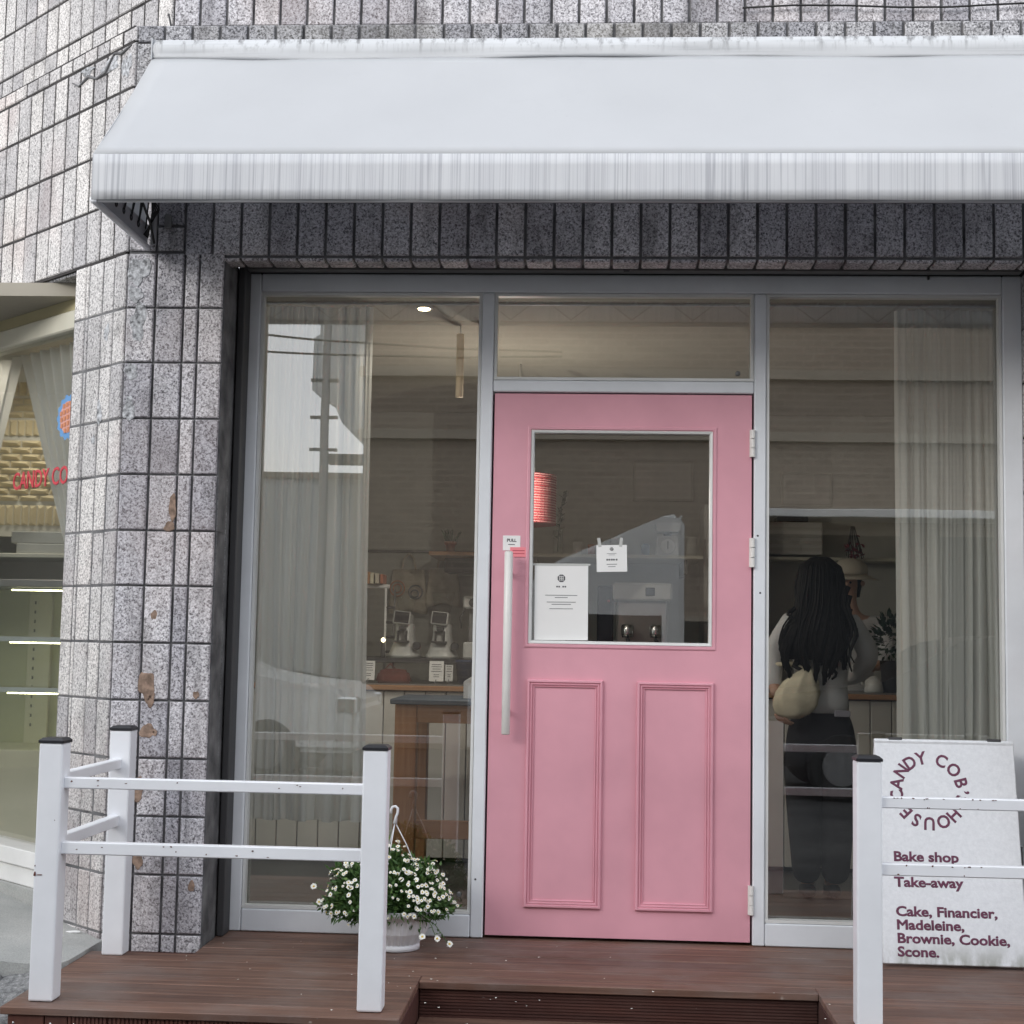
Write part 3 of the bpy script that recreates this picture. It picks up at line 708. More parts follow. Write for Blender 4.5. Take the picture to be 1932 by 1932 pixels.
# curtains of the side window, drawn aside
def tied(name, label, s_top0, s_top1, s_bot0, s_bot1, z0, z1, d, seed):
    bm = bmesh.new(); n, nz = 70, 18; g = []; r = random.Random(seed)
    for j in range(nz + 1):
        t = j / nz; row_ = []
        for i in range(n + 1):
            u = i / n; e = (1 - t) ** 1.0
            s = (s_top0 * t + s_bot0 * e) + ((s_top1 * t + s_bot1 * e) - (s_top0 * t + s_bot0 * e)) * u
            row_.append(bm.verts.new(LW(s, z0 + (z1 - z0) * t - .10 * e * (1 - u), d + .018 * sin(2 * pi * u * 9 + .8 * t))))
        g.append(row_)
    for j in range(nz):
        for i in range(n): bm.faces.new((g[j][i], g[j][i + 1], g[j + 1][i + 1], g[j + 1][i]))
    return tag(finish(name, bm, 'sheer', None, True), label, 'curtain')
tied('curtain', 'white sheer curtain gathered to the right side of the side window', .45, 1.25, .45, .70, 1.42, 2.36, .20, 1)
tied('curtain', 'white sheer curtain drawn to the left edge of the side window', 2.3, 1.25, 2.3, 1.62, 1.50, 2.36, .20, 2)

# faceted tile panel behind the side window
fp = empty('faceted_tile_wall', (-2.5, 1.36, 1.6), 'cream wall panel of faceted tiles behind the side window', 'wall')
box('backing', -3.6, -1.75, 1.36, 1.42, 1.60, 2.505, 'wall_cream', fp, 0)
FM = {}
def facet(x0, x1, z0, z1, vert=False):
    k = (round(x1 - x0, 3), round(z1 - z0, 3))
    if k not in FM:
        w, h = k; bm = bmesh.new(); w, h = w / 2, h / 2; d = .022
        c = [bm.verts.new(p) for p in ((-w, 0, -h), (w, 0, -h), (w, 0, h), (-w, 0, h))]
        rg = [bm.verts.new(p) for p in ((-w * .55, -d, h * .25), (w * .7, -d, -h * .1))] if not vert else [bm.verts.new(p) for p in ((.0, -d, -h * .75), (.0, -d, h * .6))]
        if not vert:
            for f in ((c[0], c[1], rg[1], rg[0]), (c[1], c[2], rg[1]), (c[2], c[3], rg[0], rg[1]), (c[3], c[0], rg[0])): bm.faces.new(f)
        else:
            for f in ((c[0], c[1], rg[0]), (c[1], c[2], rg[1], rg[0]), (c[2], c[3], rg[1]), (c[3], c[0], rg[0], rg[1])): bm.faces.new(f)
        bmesh.ops.recalc_face_normals(bm, faces=bm.faces[:])
        me = bpy.data.meshes.new('facet'); bm.to_mesh(me); bm.free(); me.materials.append(MAT['facet_tile']); FM[k] = me
    o = bpy.data.objects.new('facet_tile', FM[k]); C.objects.link(o); attach(o, fp); o.location = ((x0 + x1) / 2, 1.359, (z0 + z1) / 2)
z = 1.775
for i in range(9):
    x = -2.75 + (i % 2) * .05
    while x < -1.95: facet(x, x + .098, z, z + .030); x += .102
    z += .034
for z0, z1 in ((1.655, 1.755), (2.10, 2.18), (2.30, 2.37)):
    x = -2.75
    while x < -1.95: facet(x, x + .036, z0, z1, True); x += .040
for k in range(3):
    x = -2.75 + (k % 2) * .05; zz = 2.19 + k * .034
    while x < -1.95: facet(x, x + .098, zz, zz + .030); x += .102
tag(box('wall_shelf', -3.4, -1.9, .95, 1.36, 1.475, 1.495, 'cream_band', None, .003), 'pale shelf above the lit showcase behind the side window', 'shelf')
c1 = tag(box('carton', -2.33, -2.0, 1.0, 1.2, 1.545, 1.60, 'carton', None, .003), 'upper flat white carton on the shelf behind the side window', 'box', 'cartons on the shelf')
c2 = tag(box('carton', -2.30, -1.98, .99, 1.22, 1.496, 1.543, 'carton', None, .003), 'lower flat white carton on the shelf behind the side window', 'box', 'cartons on the shelf')

# lit showcase
sc_ = empty('showcase', (-2.5, 1.0, 0), 'lit cream glass pastry showcase behind the side window', 'showcase')
X0, X1, Y0, Y1 = -3.1, -1.95, .84, 1.30
box('base', X0, X1, Y0, Y1, 0.0, .60, 'showcase_cream', sc_, .006); box('top', X0, X1, Y0, Y1, 1.335, 1.37, 'mid_metal', sc_, .004)
box('back_panel', X0, X1, Y1 - .02, Y1, .60, 1.335, 'showcase_back', sc_, 0)
for x in (X0, -2.325, X1 - .03): box('upright', x, x + .11 if x == -2.325 else x + .03, Y1 - .05, Y1 - .021, .60, 1.335, 'showcase_cream', sc_, .002)
for x in (X0, X1 - .025): box('corner_post', x, x + .025, Y0, Y0 + .025, .60, 1.335, 'showcase_cream', sc_, .002)
for z in (.865, 1.095): box('glass_shelf', X0 + .03, X1 - .03, Y0 + .03, Y1 - .06, z, z + .008, 'clear_glass', sc_, 0); box('shelf_rail', X0 + .03, X1 - .03, Y0 + .02, Y0 + .03, z - .008, z + .014, 'frame_alu', sc_, 0)
for z in (1.322, 1.082, .852): tube('light_tube', [(-2.27, Y0 + .05, z), (X1 - .06, Y0 + .05, z)], .003, 'tube_glow', sc_, 8)
box('glass_front', X0 + .025, X1 - .025, Y0 + .004, Y0 + .008, .60, 1.335, 'clear_glass', sc_, 0)
for k in range(14): box('shelf_slot', -2.298, -2.290, Y1 - .053, Y1 - .0505, .68 + k * .045, .695 + k * .045, 'dark_metal', sc_, 0)

# counter with plank front
ct = empty('counter', (.5, 2.2, 0), 'white plank fronted service counter with a wooden edge along the shop', 'counter')
box('carcass', -1.6, 2.4, 1.83, 2.75, .05, .868, 'dark_metal', ct, 0); box('plinth', -1.6, 2.4, 1.88, 2.7, 0, .05, 'dark_metal', ct, 0)
x = -1.63
while x < 2.38: box('plank', x, x + .102, 1.805, 1.829, .03, .862, 'counter_white', ct, .003); x += .107
box('wood_edge', -1.62, 2.42, 1.78, 1.86, .868, .893, 'pine_flat', ct, .004); box('worktop', -1.62, 2.42, 1.862, 2.76, .868, .899, 'counter_steel', ct, 0)
rb = empty('raised_shelf', (-.4, 2.3, .9), 'dark raised machine shelf on the counter under the coffee grinders', 'shelf')
box('board', -.95, -.05, 2.0, 2.7, 1.005, 1.03, 'dark_metal', rb, .003)
for x in (-.93, -.09): box('leg', x, x + .04, 2.02, 2.68, .899, 1.005, 'dark_metal', rb, 0)

def grinder(cx, label):
    r = empty('coffee_grinder', (cx, 2.3, 1.03), label, 'grinder', 'coffee grinders')
    bm = bmesh.new(); secs = [(1.030, .085, .13), (1.045, .085, .13), (1.075, .072, .11), (1.12, .056, .085), (1.16, .050, .075), (1.20, .050, .07), (1.215, .046, .066)]
    rings = []
    for z, hw, hd in secs:
        rings.append([bm.verts.new((cx + hw * (abs(cos(a)) ** .6) * (1 if cos(a) > 0 else -1), 2.3 + hd * (abs(sin(a)) ** .6) * (1 if sin(a) > 0 else -1), z)) for a in [2 * pi * k / 24 for k in range(24)]])
    for a, b_ in zip(rings, rings[1:]):
        for k in range(24): bm.faces.new((a[k], a[(k + 1) % 24], b_[(k + 1) % 24], b_[k]))
    bm.faces.new(rings[0]); bm.faces.new(rings[-1]); finish('body', bm, 'machine_white', r, True)
    S = Matrix.Translation((cx - .008, 2.21, 1.245)) @ Matrix.Rotation(radians(-14), 4, 'X') @ Matrix.Rotation(radians(5), 4, 'Y')
    sc0 = box('screen_frame', -.046, .046, -.008, .014, -.036, .036, 'machine_white', r, .004, S); box('screen', -.039, .039, -.0125, -.008, -.030, .030, 'screen_black', sc0, 0, S)
    box('neck', cx - .035, cx + .035, 2.23, 2.36, 1.205, 1.27, 'machine_white', r, .01)
    box('spout', cx - .022, cx + .015, 2.18, 2.235, 1.175, 1.20, 'dark_metal', r, .004); box('fork', cx - .045, cx + .035, 2.16, 2.235, 1.112, 1.122, 'dark_metal', r, .002)
    box('fork_arm', cx - .03, cx - .024, 2.17, 2.23, 1.122, 1.176, 'dark_metal', r, 0); box('fork_arm', cx + .016, cx + .022, 2.17, 2.23, 1.122, 1.176, 'dark_metal', r, 0)
    lathe('knob', [(.012, 0), (.022, .005), (.022, .03), (.012, .035)], (cx + .078, 2.17, 1.095), 'dark_metal', r, 20, axis='Y')
    lathe('hopper', [(.035, 0), (.045, .03), (.062, .11), (.062, .118)], (cx, 2.3, 1.27), 'clear_glass', r, 24)
grinder(-.63, 'white coffee grinder with a tilted screen, nearer the curtain'); grinder(-.425, 'white coffee grinder with a tilted screen, nearer the pink door')

def tote(cx, w, z0, z1, label, prints):
    r = empty('tote_bag', (cx, 3.05, z0), label, 'bag', 'canvas bags on the wall'); bm = bmesh.new(); n, nz = 18, 10; g = []
    for j in range(nz + 1):
        t = j / nz; rw = []
        for i in range(n + 1):
            u = i / n - .5; ww = w * (1.06 - .22 * t ** 2)
            rw.append(bm.verts.new((cx + u * ww, 3.03 - .03 * (1 - t) * cos(pi * u) - .008 * sin(9 * u + 4 * t), z0 + (z1 - z0) * t + .010 * cos(7 * u) * (1 - t))))
        g.append(rw)
    bk = [[bm.verts.new((v.co.x, 3.085, v.co.z)) for v in rw] for rw in g]
    for q, flip in ((g, 0), (bk, 1)):
        for j in range(nz):
            for i in range(n): f = (q[j][i], q[j][i + 1], q[j + 1][i + 1], q[j + 1][i]); bm.faces.new(f[::-1] if flip else f)
    for j in range(nz):
        for i in (0, n): bm.faces.new((g[j][i], g[j + 1][i], bk[j + 1][i], bk[j][i]))
    for i in range(n):
        for j in (0, nz): bm.faces.new((g[j][i], g[j][i + 1], bk[j][i + 1], bk[j][i]))
    finish('body', bm, 'canvas_bag', r, True)
    for dx in (-w * .22, w * .22): tube('strap', [(cx + dx, 3.04, z1 - .02), (cx + dx * .6, 3.05, z1 + .07), (cx, 3.06, z1 + .10)], .006, 'canvas_bag', r, 6)
    for (dx, dz, rr, mt) in prints:
        bm = bmesh.new(); atube(bm, [(cx + dx + rr * cos(a), 2.992 + .035 * abs((dx + rr * cos(a)) / w) ** 1.2, z0 + dz + rr * sin(a)) for a in [2 * pi * k / 24 for k in range(25)]], .004, 5, False); finish('print', bm, mt, r)
tote(-.715, .215, 1.29, 1.545, 'canvas tote bag with round prints hanging on the wall behind the grinders', [(-.06, .14, .045, 'decal_tan'), (-.06, .14, .025, 'decal_tan'), (.05, .12, .04, 'print_grey'), (.045, .11, .022, 'print_grey')])
tote(-.505, .19, 1.335, 1.555, 'plain cream tote bag hanging on the wall nearest the wooden shelf', [])
tag(tube('hanging_rail', [(-1.2, 3.06, 1.655), (-.3, 3.06, 1.655)], .008, 'mid_metal'), 'thin metal rail on the back wall holding the canvas bags', 'rail')

sh = empty('wall_shelf', (-.3, 2.7, 1.6), 'short wooden wall shelf carrying the potted cactus', 'shelf')
box('board', -.535, -.05, 2.5, 3.1, 1.603, 1.625, 'pine_flat', sh, .003); box('bracket', -.47, -.12, 2.75, 3.1, 1.52, 1.602, 'dark_metal', sh, .004)
cp = empty('potted_cactus', (-.423, 2.6, 1.625), 'dark finger cactus in a terracotta pot on the wooden wall shelf', 'plant')
lathe('pot', [(.022, 0), (.030, .045), (.035, .046), (.036, .062), (.030, .062)], (-.423, 2.6, 1.625), 'terracotta', cp, 24)
for k, (dx, h, tx) in enumerate(((-.02, .07, -.03), (-.008, .075, -.008), (.006, .07, .004), (.02, .055, .03), (-.014, .06, -.016), (.016, .06, .045))):
    tube('stem', [(-.423 + dx, 2.6 + .01 * (k % 3 - 1), 1.68), (-.423 + dx + tx * .4, 2.6, 1.68 + h * .5), (-.423 + dx + tx, 2.6, 1.685 + h)], [.006, .007, .003], 'cactus', cp, 7)

# smaller things on the counter
def price_card(x, y, label, w=.062, h=.10, z=.915):
    r = empty('price_card', (x, y, .893), label, 'sign', 'price cards on the counter')
    S = Matrix.Translation((x, y, z)) @ Matrix.Rotation(radians(-8), 4, 'X')
    box('card', -w / 2, w / 2, 0, .002, 0, h, 'paper', r, 0, S)
    boxes('printed_lines', [(-w * a, w * a, -.0015, -.0005, z_, z_ + .003) for a, z_ in ((.32, .085), (.35, .074), (.28, .062), (.36, .05), (.2, .032), (.2, .022))], 'paper_ink', r, S)
    tube('clip', [(x, y - .006, z + .008), (x - .006, y - .02, .90), (x - .012, y - .03, .894), (x + .006, y - .03, .894)], .003, 'chrome', r, 6)
price_card(-.765, 1.90, 'white price card on a clip at the curtain end of the counter'); price_card(-.412, 1.90, 'larger white price card on a clip left of the pink door', .075, .105); price_card(-.352, 1.96, 'smaller white price card behind the larger card near the pink door', .04, .085)
hb = empty('leather_bag', (-.64, 2.0, .9), 'flat dark red leather pouch lying on the counter before the grinders', 'bag')
prism('body', [(-.735, .90), (-.545, .90), (-.565, .965), (-.60, .975), (-.69, .975), (-.72, .96)], 1.93, 1.985, 'leather_brown', hb, .012)
tube('handle', [(-.69, 1.955, .97), (-.66, 1.95, 1.0), (-.63, 1.955, .97)], .004, 'leather_brown', hb, 6)
bn = empty('bin', (-.28, 2.0, .9), 'small navy blue bin on the counter beside the door', 'bin')
lathe('body', [(.035, 0), (.048, .118), (.051, .12), (.051, .126), (.044, .126)], (-.275, 2.02, .90), 'navy', bn, 24)
lathe('rim', [(.0515, .112), (.054, .115), (.054, .122), (.0515, .124)], (-.275, 2.02, .90), 'navy', bn, 24)
rk = empty('wire_rack', (-.85, 2.3, .9), 'white framed rack behind the curtain edge with books on top', 'rack')
for x in (-.95, -.735): tube('upright', [(x, 2.25, .899), (x, 2.25, 1.42)], .007, 'white_pvc', rk)
tube('top_bar', [(-.97, 2.25, 1.415), (-.715, 2.25, 1.415)], .011, 'white_pvc', rk)
for z in (1.06, 1.14, 1.22, 1.30): tube('rung', [(-.735, 2.25, z), (-.69, 2.28, z)], .007, 'dark_metal', rk)
tube('outer_upright', [(-.69, 2.28, .899), (-.69, 2.28, 1.40)], .006, 'mid_metal', rk)
for k, (w, mt) in enumerate(((.024, 'pine_flat'), (.018, 'bag_yellow'), (.02, 'canvas_bag'), (.016, 'terracotta'))):
    x = -.84 + k * .027
    tag(box('book', x, x + w, 2.18, 2.32, 1.4265, 1.49 - .004 * k, mt, None, .002), ['tan book nearest the curtain on the white rack', 'yellow book second from the curtain on the white rack', 'cream book third from the curtain on the white rack', 'rust coloured book nearest the grinders on the white rack'][k], 'book', 'books on the rack')
sb = empty('night_light', (-.73, 2.16, 1.03), 'small glowing bulb lamp beside the left coffee grinder', 'lamp')
lathe('base', [(.012, 0), (.014, .01), (.008, .08)], (-.73, 2.16, 1.03), 'dark_metal', sb, 16); lathe('bulb', [(.003, 0), (.011, .008), (.012, .016), (.003, .026)], (-.73, 2.16, 1.11), 'bulb_glow', sb, 16)
wd = empty('water_dispenser', (-.26, 2.2, 1.03), 'white tap unit with a round dial standing right of the grinders', 'dispenser')
box('base', -.298, -.20, 2.14, 2.30, 1.03, 1.12, 'machine_white', wd, .008); box('column', -.275, -.25, 2.2, 2.25, 1.12, 1.30, 'mid_metal', wd, .004)
box('head', -.30, -.20, 2.13, 2.28, 1.30, 1.365, 'machine_white', wd, .008); lathe('dial', [(.024, 0), (.024, -.008), (.018, -.012)], (-.245, 2.13, 1.33), 'dark_metal', wd, 20, axis='Y')
tube('hose', [(-.29, 2.15, 1.30), (-.315, 2.14, 1.25), (-.31, 2.15, 1.19)], .005, 'dark_metal', wd, 6)

# table in front of the counter
tb = empty('side_table', (-.2, 1.25, 0), 'pine table with a blue grey top in front of the counter', 'table')
box('top', -.525, .35, 1.0, 1.6, .832, .856, 'table_blue', tb, .004)
for x in (-.505, .245):
    for y in (1.03, 1.49): box('leg', x, x + .10, y, y + .08, 0, .832, 'pine', tb, .004)
for y in (1.035, 1.535): box('apron', -.404, .244, y, y + .03, .748, .830, 'pine_flat', tb, .003)
box('stretcher', -.404, .244, 1.06, 1.09, .222, .305, 'pine_flat', tb, .003)
pb = empty('paper_box', (-.2, 1.3, .856), 'white takeaway paper box with a gabled lid on the pine table', 'box')
box('body', -.205, -.03, 1.18, 1.34, .857, .935, 'paper', pb, .002); prism('lid', [(-.205, .936), (-.03, .936), (-.03, .99), (-.12, .99)], 1.18, 1.34, 'paper', pb, .002)

# pendant lamp
pl = empty('pendant_lamp', (.018, 1.5, 1.70), 'pink ribbed drum lamp shade hanging behind the door glass', 'lamp')
prof = []
for k in range(53):
    prof.append((.188 + (.003 if k % 2 else 0) - .0 * k, k * .2445 / 52))
lathe('shade', [(.18, .001)] + prof + [(.18, .243)], (.018, 1.5, 1.702), 'shade_pink', pl, 48, False)
tube('cord', [(.018, 1.5, 1.94), (.018, 1.5, 2.505)], .004, 'white_pvc', pl, 6)
box('price_tag', .092, .106, 1.30, 1.302, 1.925, 2.03, 'paper', pl, 0)

# back shelf with its things
bs = empty('long_shelf', (.6, 2.75, 1.6), 'long pale shelf on the back wall seen through the door glass', 'shelf')
box('board', -.02, 1.0, 2.5, 3.1, 1.603, 1.622, 'cream_band', bs, .003)
for x in (.05, .9): box('bracket', x, x + .02, 2.6, 3.1, 1.52, 1.602, 'mid_metal', bs, .002)
va = empty('vase', (.188, 2.6, 1.622), 'clear glass vase with a dark leafy branch on the long shelf', 'vase')
lathe('glass', [(.026, 0), (.029, .005), (.029, .14), (.027, .14), (.027, .01), (.005, .008)], (.188, 2.6, 1.623), 'clear_glass', va, 24)
r = random.Random(4); bm = bmesh.new()
atube(bm, [(.188, 2.6, 1.64), (.195, 2.6, 1.78), (.215, 2.6, 1.97)], [.004, .004, .002], 6)
def leaf(bm, p, d, up, L, W):
    d = Vector(d).normalized(); s = d.cross(Vector(up)).normalized(); p = Vector(p); nrm = s.cross(d)
    q = [p, p + d * L * .35 + s * W + nrm * L * .04, p + d * L, p + d * L * .35 - s * W + nrm * L * .04]
    vs = [bm.verts.new(a) for a in q]; bm.faces.new((vs[0], vs[1], vs[2])); bm.faces.new((vs[0], vs[2], vs[3]))
for k in range(34):
    t = r.random(); p = Vector((.188 + .03 * t, 2.6, 1.70 + .27 * t)); a = r.uniform(0, 2 * pi)
    leaf(bm, p, (cos(a), sin(a) * .6, .5), (0, 0, 1), .045, .012)
finish('branch', bm, 'leaf_dark', va)
lathe('x', [(.02, 0), (.024, .004), (.024, .058), (.014, .068), (.012, .068)], (.683, 2.6, 1.623), 'cup_blue', None, 24).name = 'blue_jar'
tag(bpy.data.objects['blue_jar'], 'small blue jar between the vase and the kitchen scale', 'jar')
ks = empty('kitchen_scale', (.806, 2.62, 1.622), 'white kitchen scale with a round dial at the end of the long shelf', 'scale')
prism('body', [(.742, 1.623), (.872, 1.623), (.862, 1.735), (.752, 1.735)], 2.56, 2.68, 'machine_white', ks, .006); lathe('dial', [(.040, 0), (.040, -.004), (.036, -.006)], (.807, 2.56, 1.675), 'paper', ks, 28, axis='Y')
box('needle', .805, .809, 2.551, 2.5535, 1.66, 1.705, 'dark_metal', ks, 0); box('stem', .785, .829, 2.60, 2.64, 1.735, 1.755, 'dark_metal', ks, 0)
prism('pan', [(.735, 1.808), (.745, 1.757), (.869, 1.757), (.879, 1.808)], 2.54, 2.70, 'machine_white', ks, .004)
for k, (x0, x1, z0, z1, lb) in enumerate(((.62, .98, 1.98, 2.22, 'pale framed poster high on the back wall seen through the door glass'), (1.50, 1.80, 1.96, 2.16, 'pale framed poster high on the back wall right of the door'))):
    po = empty('wall_poster', ((x0 + x1) / 2, 3.09, z0), lb, 'poster', 'posters on the back wall'); box('frame', x0, x1, 3.078, 3.099, z0, z1, 'wall_cream', po, .003); box('sheet', x0 + .015, x1 - .015, 3.074, 3.0775, z0 + .015, z1 - .015, 'wall_tile_white', po, 0)
for k, (x, rr, h, mt, lb) in enumerate(((.30, .026, .075, 'machine_white', 'white mug beside the vase on the long shelf'), (.38, .022, .06, 'terracotta', 'rust coloured cup second from the vase on the long shelf'), (.46, .03, .095, 'clear_glass', 'clear glass jar in the middle of the long shelf'), (.56, .028, .05, 'machine_white', 'low white bowl left of the blue jar'), (.945, .03, .11, 'carton', 'grey canister at the right end of the long shelf'))):
    tag(lathe('mug' if k < 2 else ('jar' if k == 2 else ('bowl' if k == 3 else 'canister')), [(rr * .7, 0), (rr, .004), (rr, h), (rr * .9, h), (rr * .88, .012), (rr * .1, .01)], (x, 2.62, 1.623), mt, None, 24), lb, 'cup' if k < 2 else ('jar' if k in (2, 4) else 'bowl'))
es = empty('espresso_machine', (.66, 2.35, .9), 'grey espresso machine on the counter behind the door glass', 'coffee machine')
box('body', .52, .80, 2.3, 2.65, .94, 1.36, 'machine_grey', es, .012); box('cup_tray', .50, .82, 2.25, 2.68, 1.36, 1.456, 'machine_white', es, .010)
box('display', .675, .725, 2.244, 2.252, 1.385, 1.43, 'screen_black', es, .003); box('drip_tray', .51, .81, 2.12, 2.3, .94, .99, 'mid_metal', es, .006)
for x in (.58, .73):
    lathe('group_head', [(.03, 0), (.034, .02), (.034, .06), (.026, .07)], (x, 2.2, 1.16), 'chrome', es, 20); tube('portafilter', [(x, 2.2, 1.15), (x, 2.05, 1.14)], .011, 'dark_metal', es)
for x in (.53, .77): box('foot', x, x + .03, 2.3, 2.6, .899, .94, 'dark_metal', es, 0)
dm = empty('brewer', (.46, 2.3, .9), 'black drip brewer with a red light left of the espresso machine', 'coffee machine')
box('body', .415, .505, 2.3, 2.5, .899, 1.44, 'screen_black', dm, .01); box('light', .47, .485, 2.294, 2.301, 1.35, 1.362, 'lamp_red', dm, .002); box('tray', .40, .51, 2.15, 2.3, .899, .93, 'dark_metal', dm, .004)
cb = empty('cupboard', (1.1, 2.9, .9), 'tall pale cupboard against the back wall right of the scale', 'cupboard')
box('body', 1.02, 1.34, 2.72, 3.1, .899, 1.93, 'wall_tile_white', cb, .006)
for z in (1.25, 1.62): box('drawer_front', 1.03, 1.33, 2.70, 2.719, z, z + .30 if z < 1.5 else z + .26, 'wall_tile_white', cb, .004)
wc = empty('wall_cabinet', (1.55, 2.95, 1.63), 'white wall cabinet with a ribbed front above the customer', 'cupboard')
box('body', 1.36, 1.72, 2.90, 3.1, 1.66, 1.85, 'wall_tile_white', wc, .005)
for k in range(4): box('rib', 1.37, 1.71, 2.893, 2.9, 1.68 + k * .04, 1.70 + k * .04, 'wall_cream', wc, 0)
box('speaker', 1.46, 1.64, 2.92, 3.08, 1.851, 1.885, 'screen_black', wc, .006)
box('under_shelf', 1.36, 2.30, 2.86, 3.1, 1.625, 1.645, 'cream_band', wc, .003)
df_ = empty('dried_flowers', (1.88, 2.8, 1.70), 'dark red bunch of dried flowers hanging by the sheer curtain', 'flowers')
bm = bmesh.new(); r = random.Random(8)
for k in range(16):
    a = r.uniform(-.05, .05); atube(bm, [(1.87 + a * .2, 2.78, 1.82), (1.88 + a, 2.78 + r.uniform(-.03, .03), 1.67 - r.uniform(0, .05))], .002, 4)
finish('stems', bm, 'dark_metal', df_)
bm = bmesh.new()
for k in range(60):
    p = Vector((1.88 + r.gauss(0, .022), 2.78 + r.gauss(0, .02), 1.68 + r.gauss(0, .03))); leaf(bm, p, (r.gauss(0, 1), r.gauss(0, 1), r.gauss(0, 1)), (.2, .3, 1), .03, .010)
finish('petals', bm, 'dry_flower', df_)
lp = empty('leafy_plant', (1.93, 2.0, .9), 'dark leafy plant in a dark pot on the counter by the right curtain', 'plant')
lathe('pot', [(.04, 0), (.055, .16), (.058, .165), (.05, .165)], (1.93, 2.0, .899), 'dark_metal', lp, 20)
bm = bmesh.new()
for k in range(260):
    d = Vector((r.gauss(0, 1), r.gauss(0, 1), r.gauss(.3, 1))).normalized(); p = Vector((1.93, 2.0, 1.18)) + Vector((d.x * .10, d.y * .09, d.z * .13)) * r.uniform(.4, 1)
    leaf(bm, p, d + Vector((0, 0, .3)), (r.gauss(0, 1), .4, 1), .035, .012)
finish('leaves', bm, 'leaf_dark', lp)
for k in range(5): pass
kt = empty('kettle', (1.85, 1.95, .9), 'small pale kettle on the counter right of the customer', 'kettle')
lathe('body', [(.045, 0), (.05, .01), (.042, .06), (.025, .075), (.008, .085)], (1.84, 1.98, .899), 'machine_white', kt, 24); tube('spout', [(1.80, 1.98, .92), (1.775, 1.975, .955), (1.765, 1.975, .975)], [.01, .007, .006], 'machine_white', kt)
tube('handle', [(1.88, 1.98, .96), (1.92, 1.98, .97), (1.925, 1.98, .93), (1.885, 1.98, .915)], .005, 'dark_metal', kt)

# ------------------------------------------------------------------ people inside
def skin_mesh(nodes, edges, root=0, sub=2):
    me = bpy.data.meshes.new('sk'); me.from_pydata([n[0] for n in nodes], edges, []); ob = bpy.data.objects.new('sk', me); C.objects.link(ob)
    ob.modifiers.new('s', 'SKIN').use_smooth_shade = True
    sk = me.skin_vertices[0].data
    for i, n in enumerate(nodes):
        rr = n[1] if isinstance(n[1], tuple) else (n[1], n[1]); sk[i].radius = rr; sk[i].use_root = (i == root)
    ss = ob.modifiers.new('u', 'SUBSURF'); ss.levels = sub; ss.render_levels = sub
    dg = bpy.context.evaluated_depsgraph_get(); out = bpy.data.meshes.new_from_object(ob.evaluated_get(dg))
    bpy.data.objects.remove(ob); return out
def hand_nodes(w, d, side, curl):
    """palm + five unequal bent fingers from wrist w along direction d; side = thumb side vector"""
    w, d, side, curl = (Vector(a) for a in (w, d, side, curl)); d.normalize(); side.normalize(); curl.normalize(); ms = []
    ms.append(skin_mesh([(w, .020), (w + d * .045, (.026, .014)), (w + d * .08, (.028, .013))], [(0, 1), (1, 2)]))
    for k, L in enumerate((.058, .068, .072, .064)):
        b = w + d * .078 + side * (-.027 + .018 * k); L *= .85
        ms.append(skin_mesh([(b, .0085), (b + d * L * .4 + curl * L * .12, .008), (b + d * L * .62 + curl * L * .48, .0075), (b + d * L * .62 + curl * L * .85, .006)], [(0, 1), (1, 2), (2, 3)], 0, 1))
    b = w + d * .025 + side * .022
    ms.append(skin_mesh([(b, .011), (b + d * .025 + side * .022, .0095), (b + d * .05 + side * .026 + curl * .015, .0075)], [(0, 1), (1, 2)], 0, 1))
    return ms
def join(name, meshes, mat, parent):
    bm = bmesh.new()
    for me in meshes: bm.from_mesh(me); bpy.data.meshes.remove(me)
    me = bpy.data.meshes.new(name); bm.to_mesh(me); bm.free(); me.materials.clear(); return link(name, me, mat, parent, True)

# customer, seen from behind
cx, cy = 1.435, 1.06
pr = empty('person', (cx, cy, 0), 'customer with very long dark hair seen from behind, white top, yellow bag on the arm', 'person')
body_n = [((cx, cy, .84), (.115, .085)), ((cx, cy, 1.00), (.098, .07)), ((cx, cy - .01, 1.16), (.115, .078)), ((cx, cy, 1.265), (.075, .06)), ((cx, cy + .01, 1.32), .042), ((cx, cy + .02, 1.38), (.06, .07)), ((cx, cy + .025, 1.445), (.078, .09)), ((cx, cy + .02, 1.505), (.05, .06)),
          ((cx - .145, cy, 1.245), .046), ((cx - .215, cy + .01, 1.10), .040), ((cx - .225, cy - .06, .985), .032), ((cx - .215, cy - .12, .905), .023),
          ((cx + .145, cy, 1.245), .046), ((cx + .235, cy + .02, 1.09), .040), ((cx + .18, cy + .14, 1.0), .032), ((cx + .10, cy + .22, .97), .024),
          ((cx - .075, cy, .74), .080), ((cx - .06, cy, .44), .052), ((cx - .05, cy + .01, .09), .036), ((cx - .055, cy + .11, .03), (.036, .025)),
          ((cx + .075, cy, .74), .080), ((cx + .06, cy, .44), .052), ((cx + .05, cy + .01, .09), .036), ((cx + .055, cy + .11, .03), (.036, .025)),
          ((cx, cy + .118, 1.42), .016)]
body_e = [(0, 1), (1, 2), (2, 3), (3, 4), (4, 5), (5, 6), (6, 7), (2, 8), (8, 9), (9, 10), (10, 11), (2, 12), (12, 13), (13, 14), (14, 15), (0, 16), (16, 17), (17, 18), (18, 19), (0, 20), (20, 21), (21, 22), (22, 23), (6, 24)]
ms = [skin_mesh(body_n, body_e)] + hand_nodes((cx - .215, cy - .12, .905), (.15, -.25, -1), (.6, -.8, 0), (.8, .3, -.2)) + hand_nodes((cx + .10, cy + .22, .97), (-1, .3, 0), (0, .3, 1), (0, .2, -1))
join('body', ms, 'skin', pr)
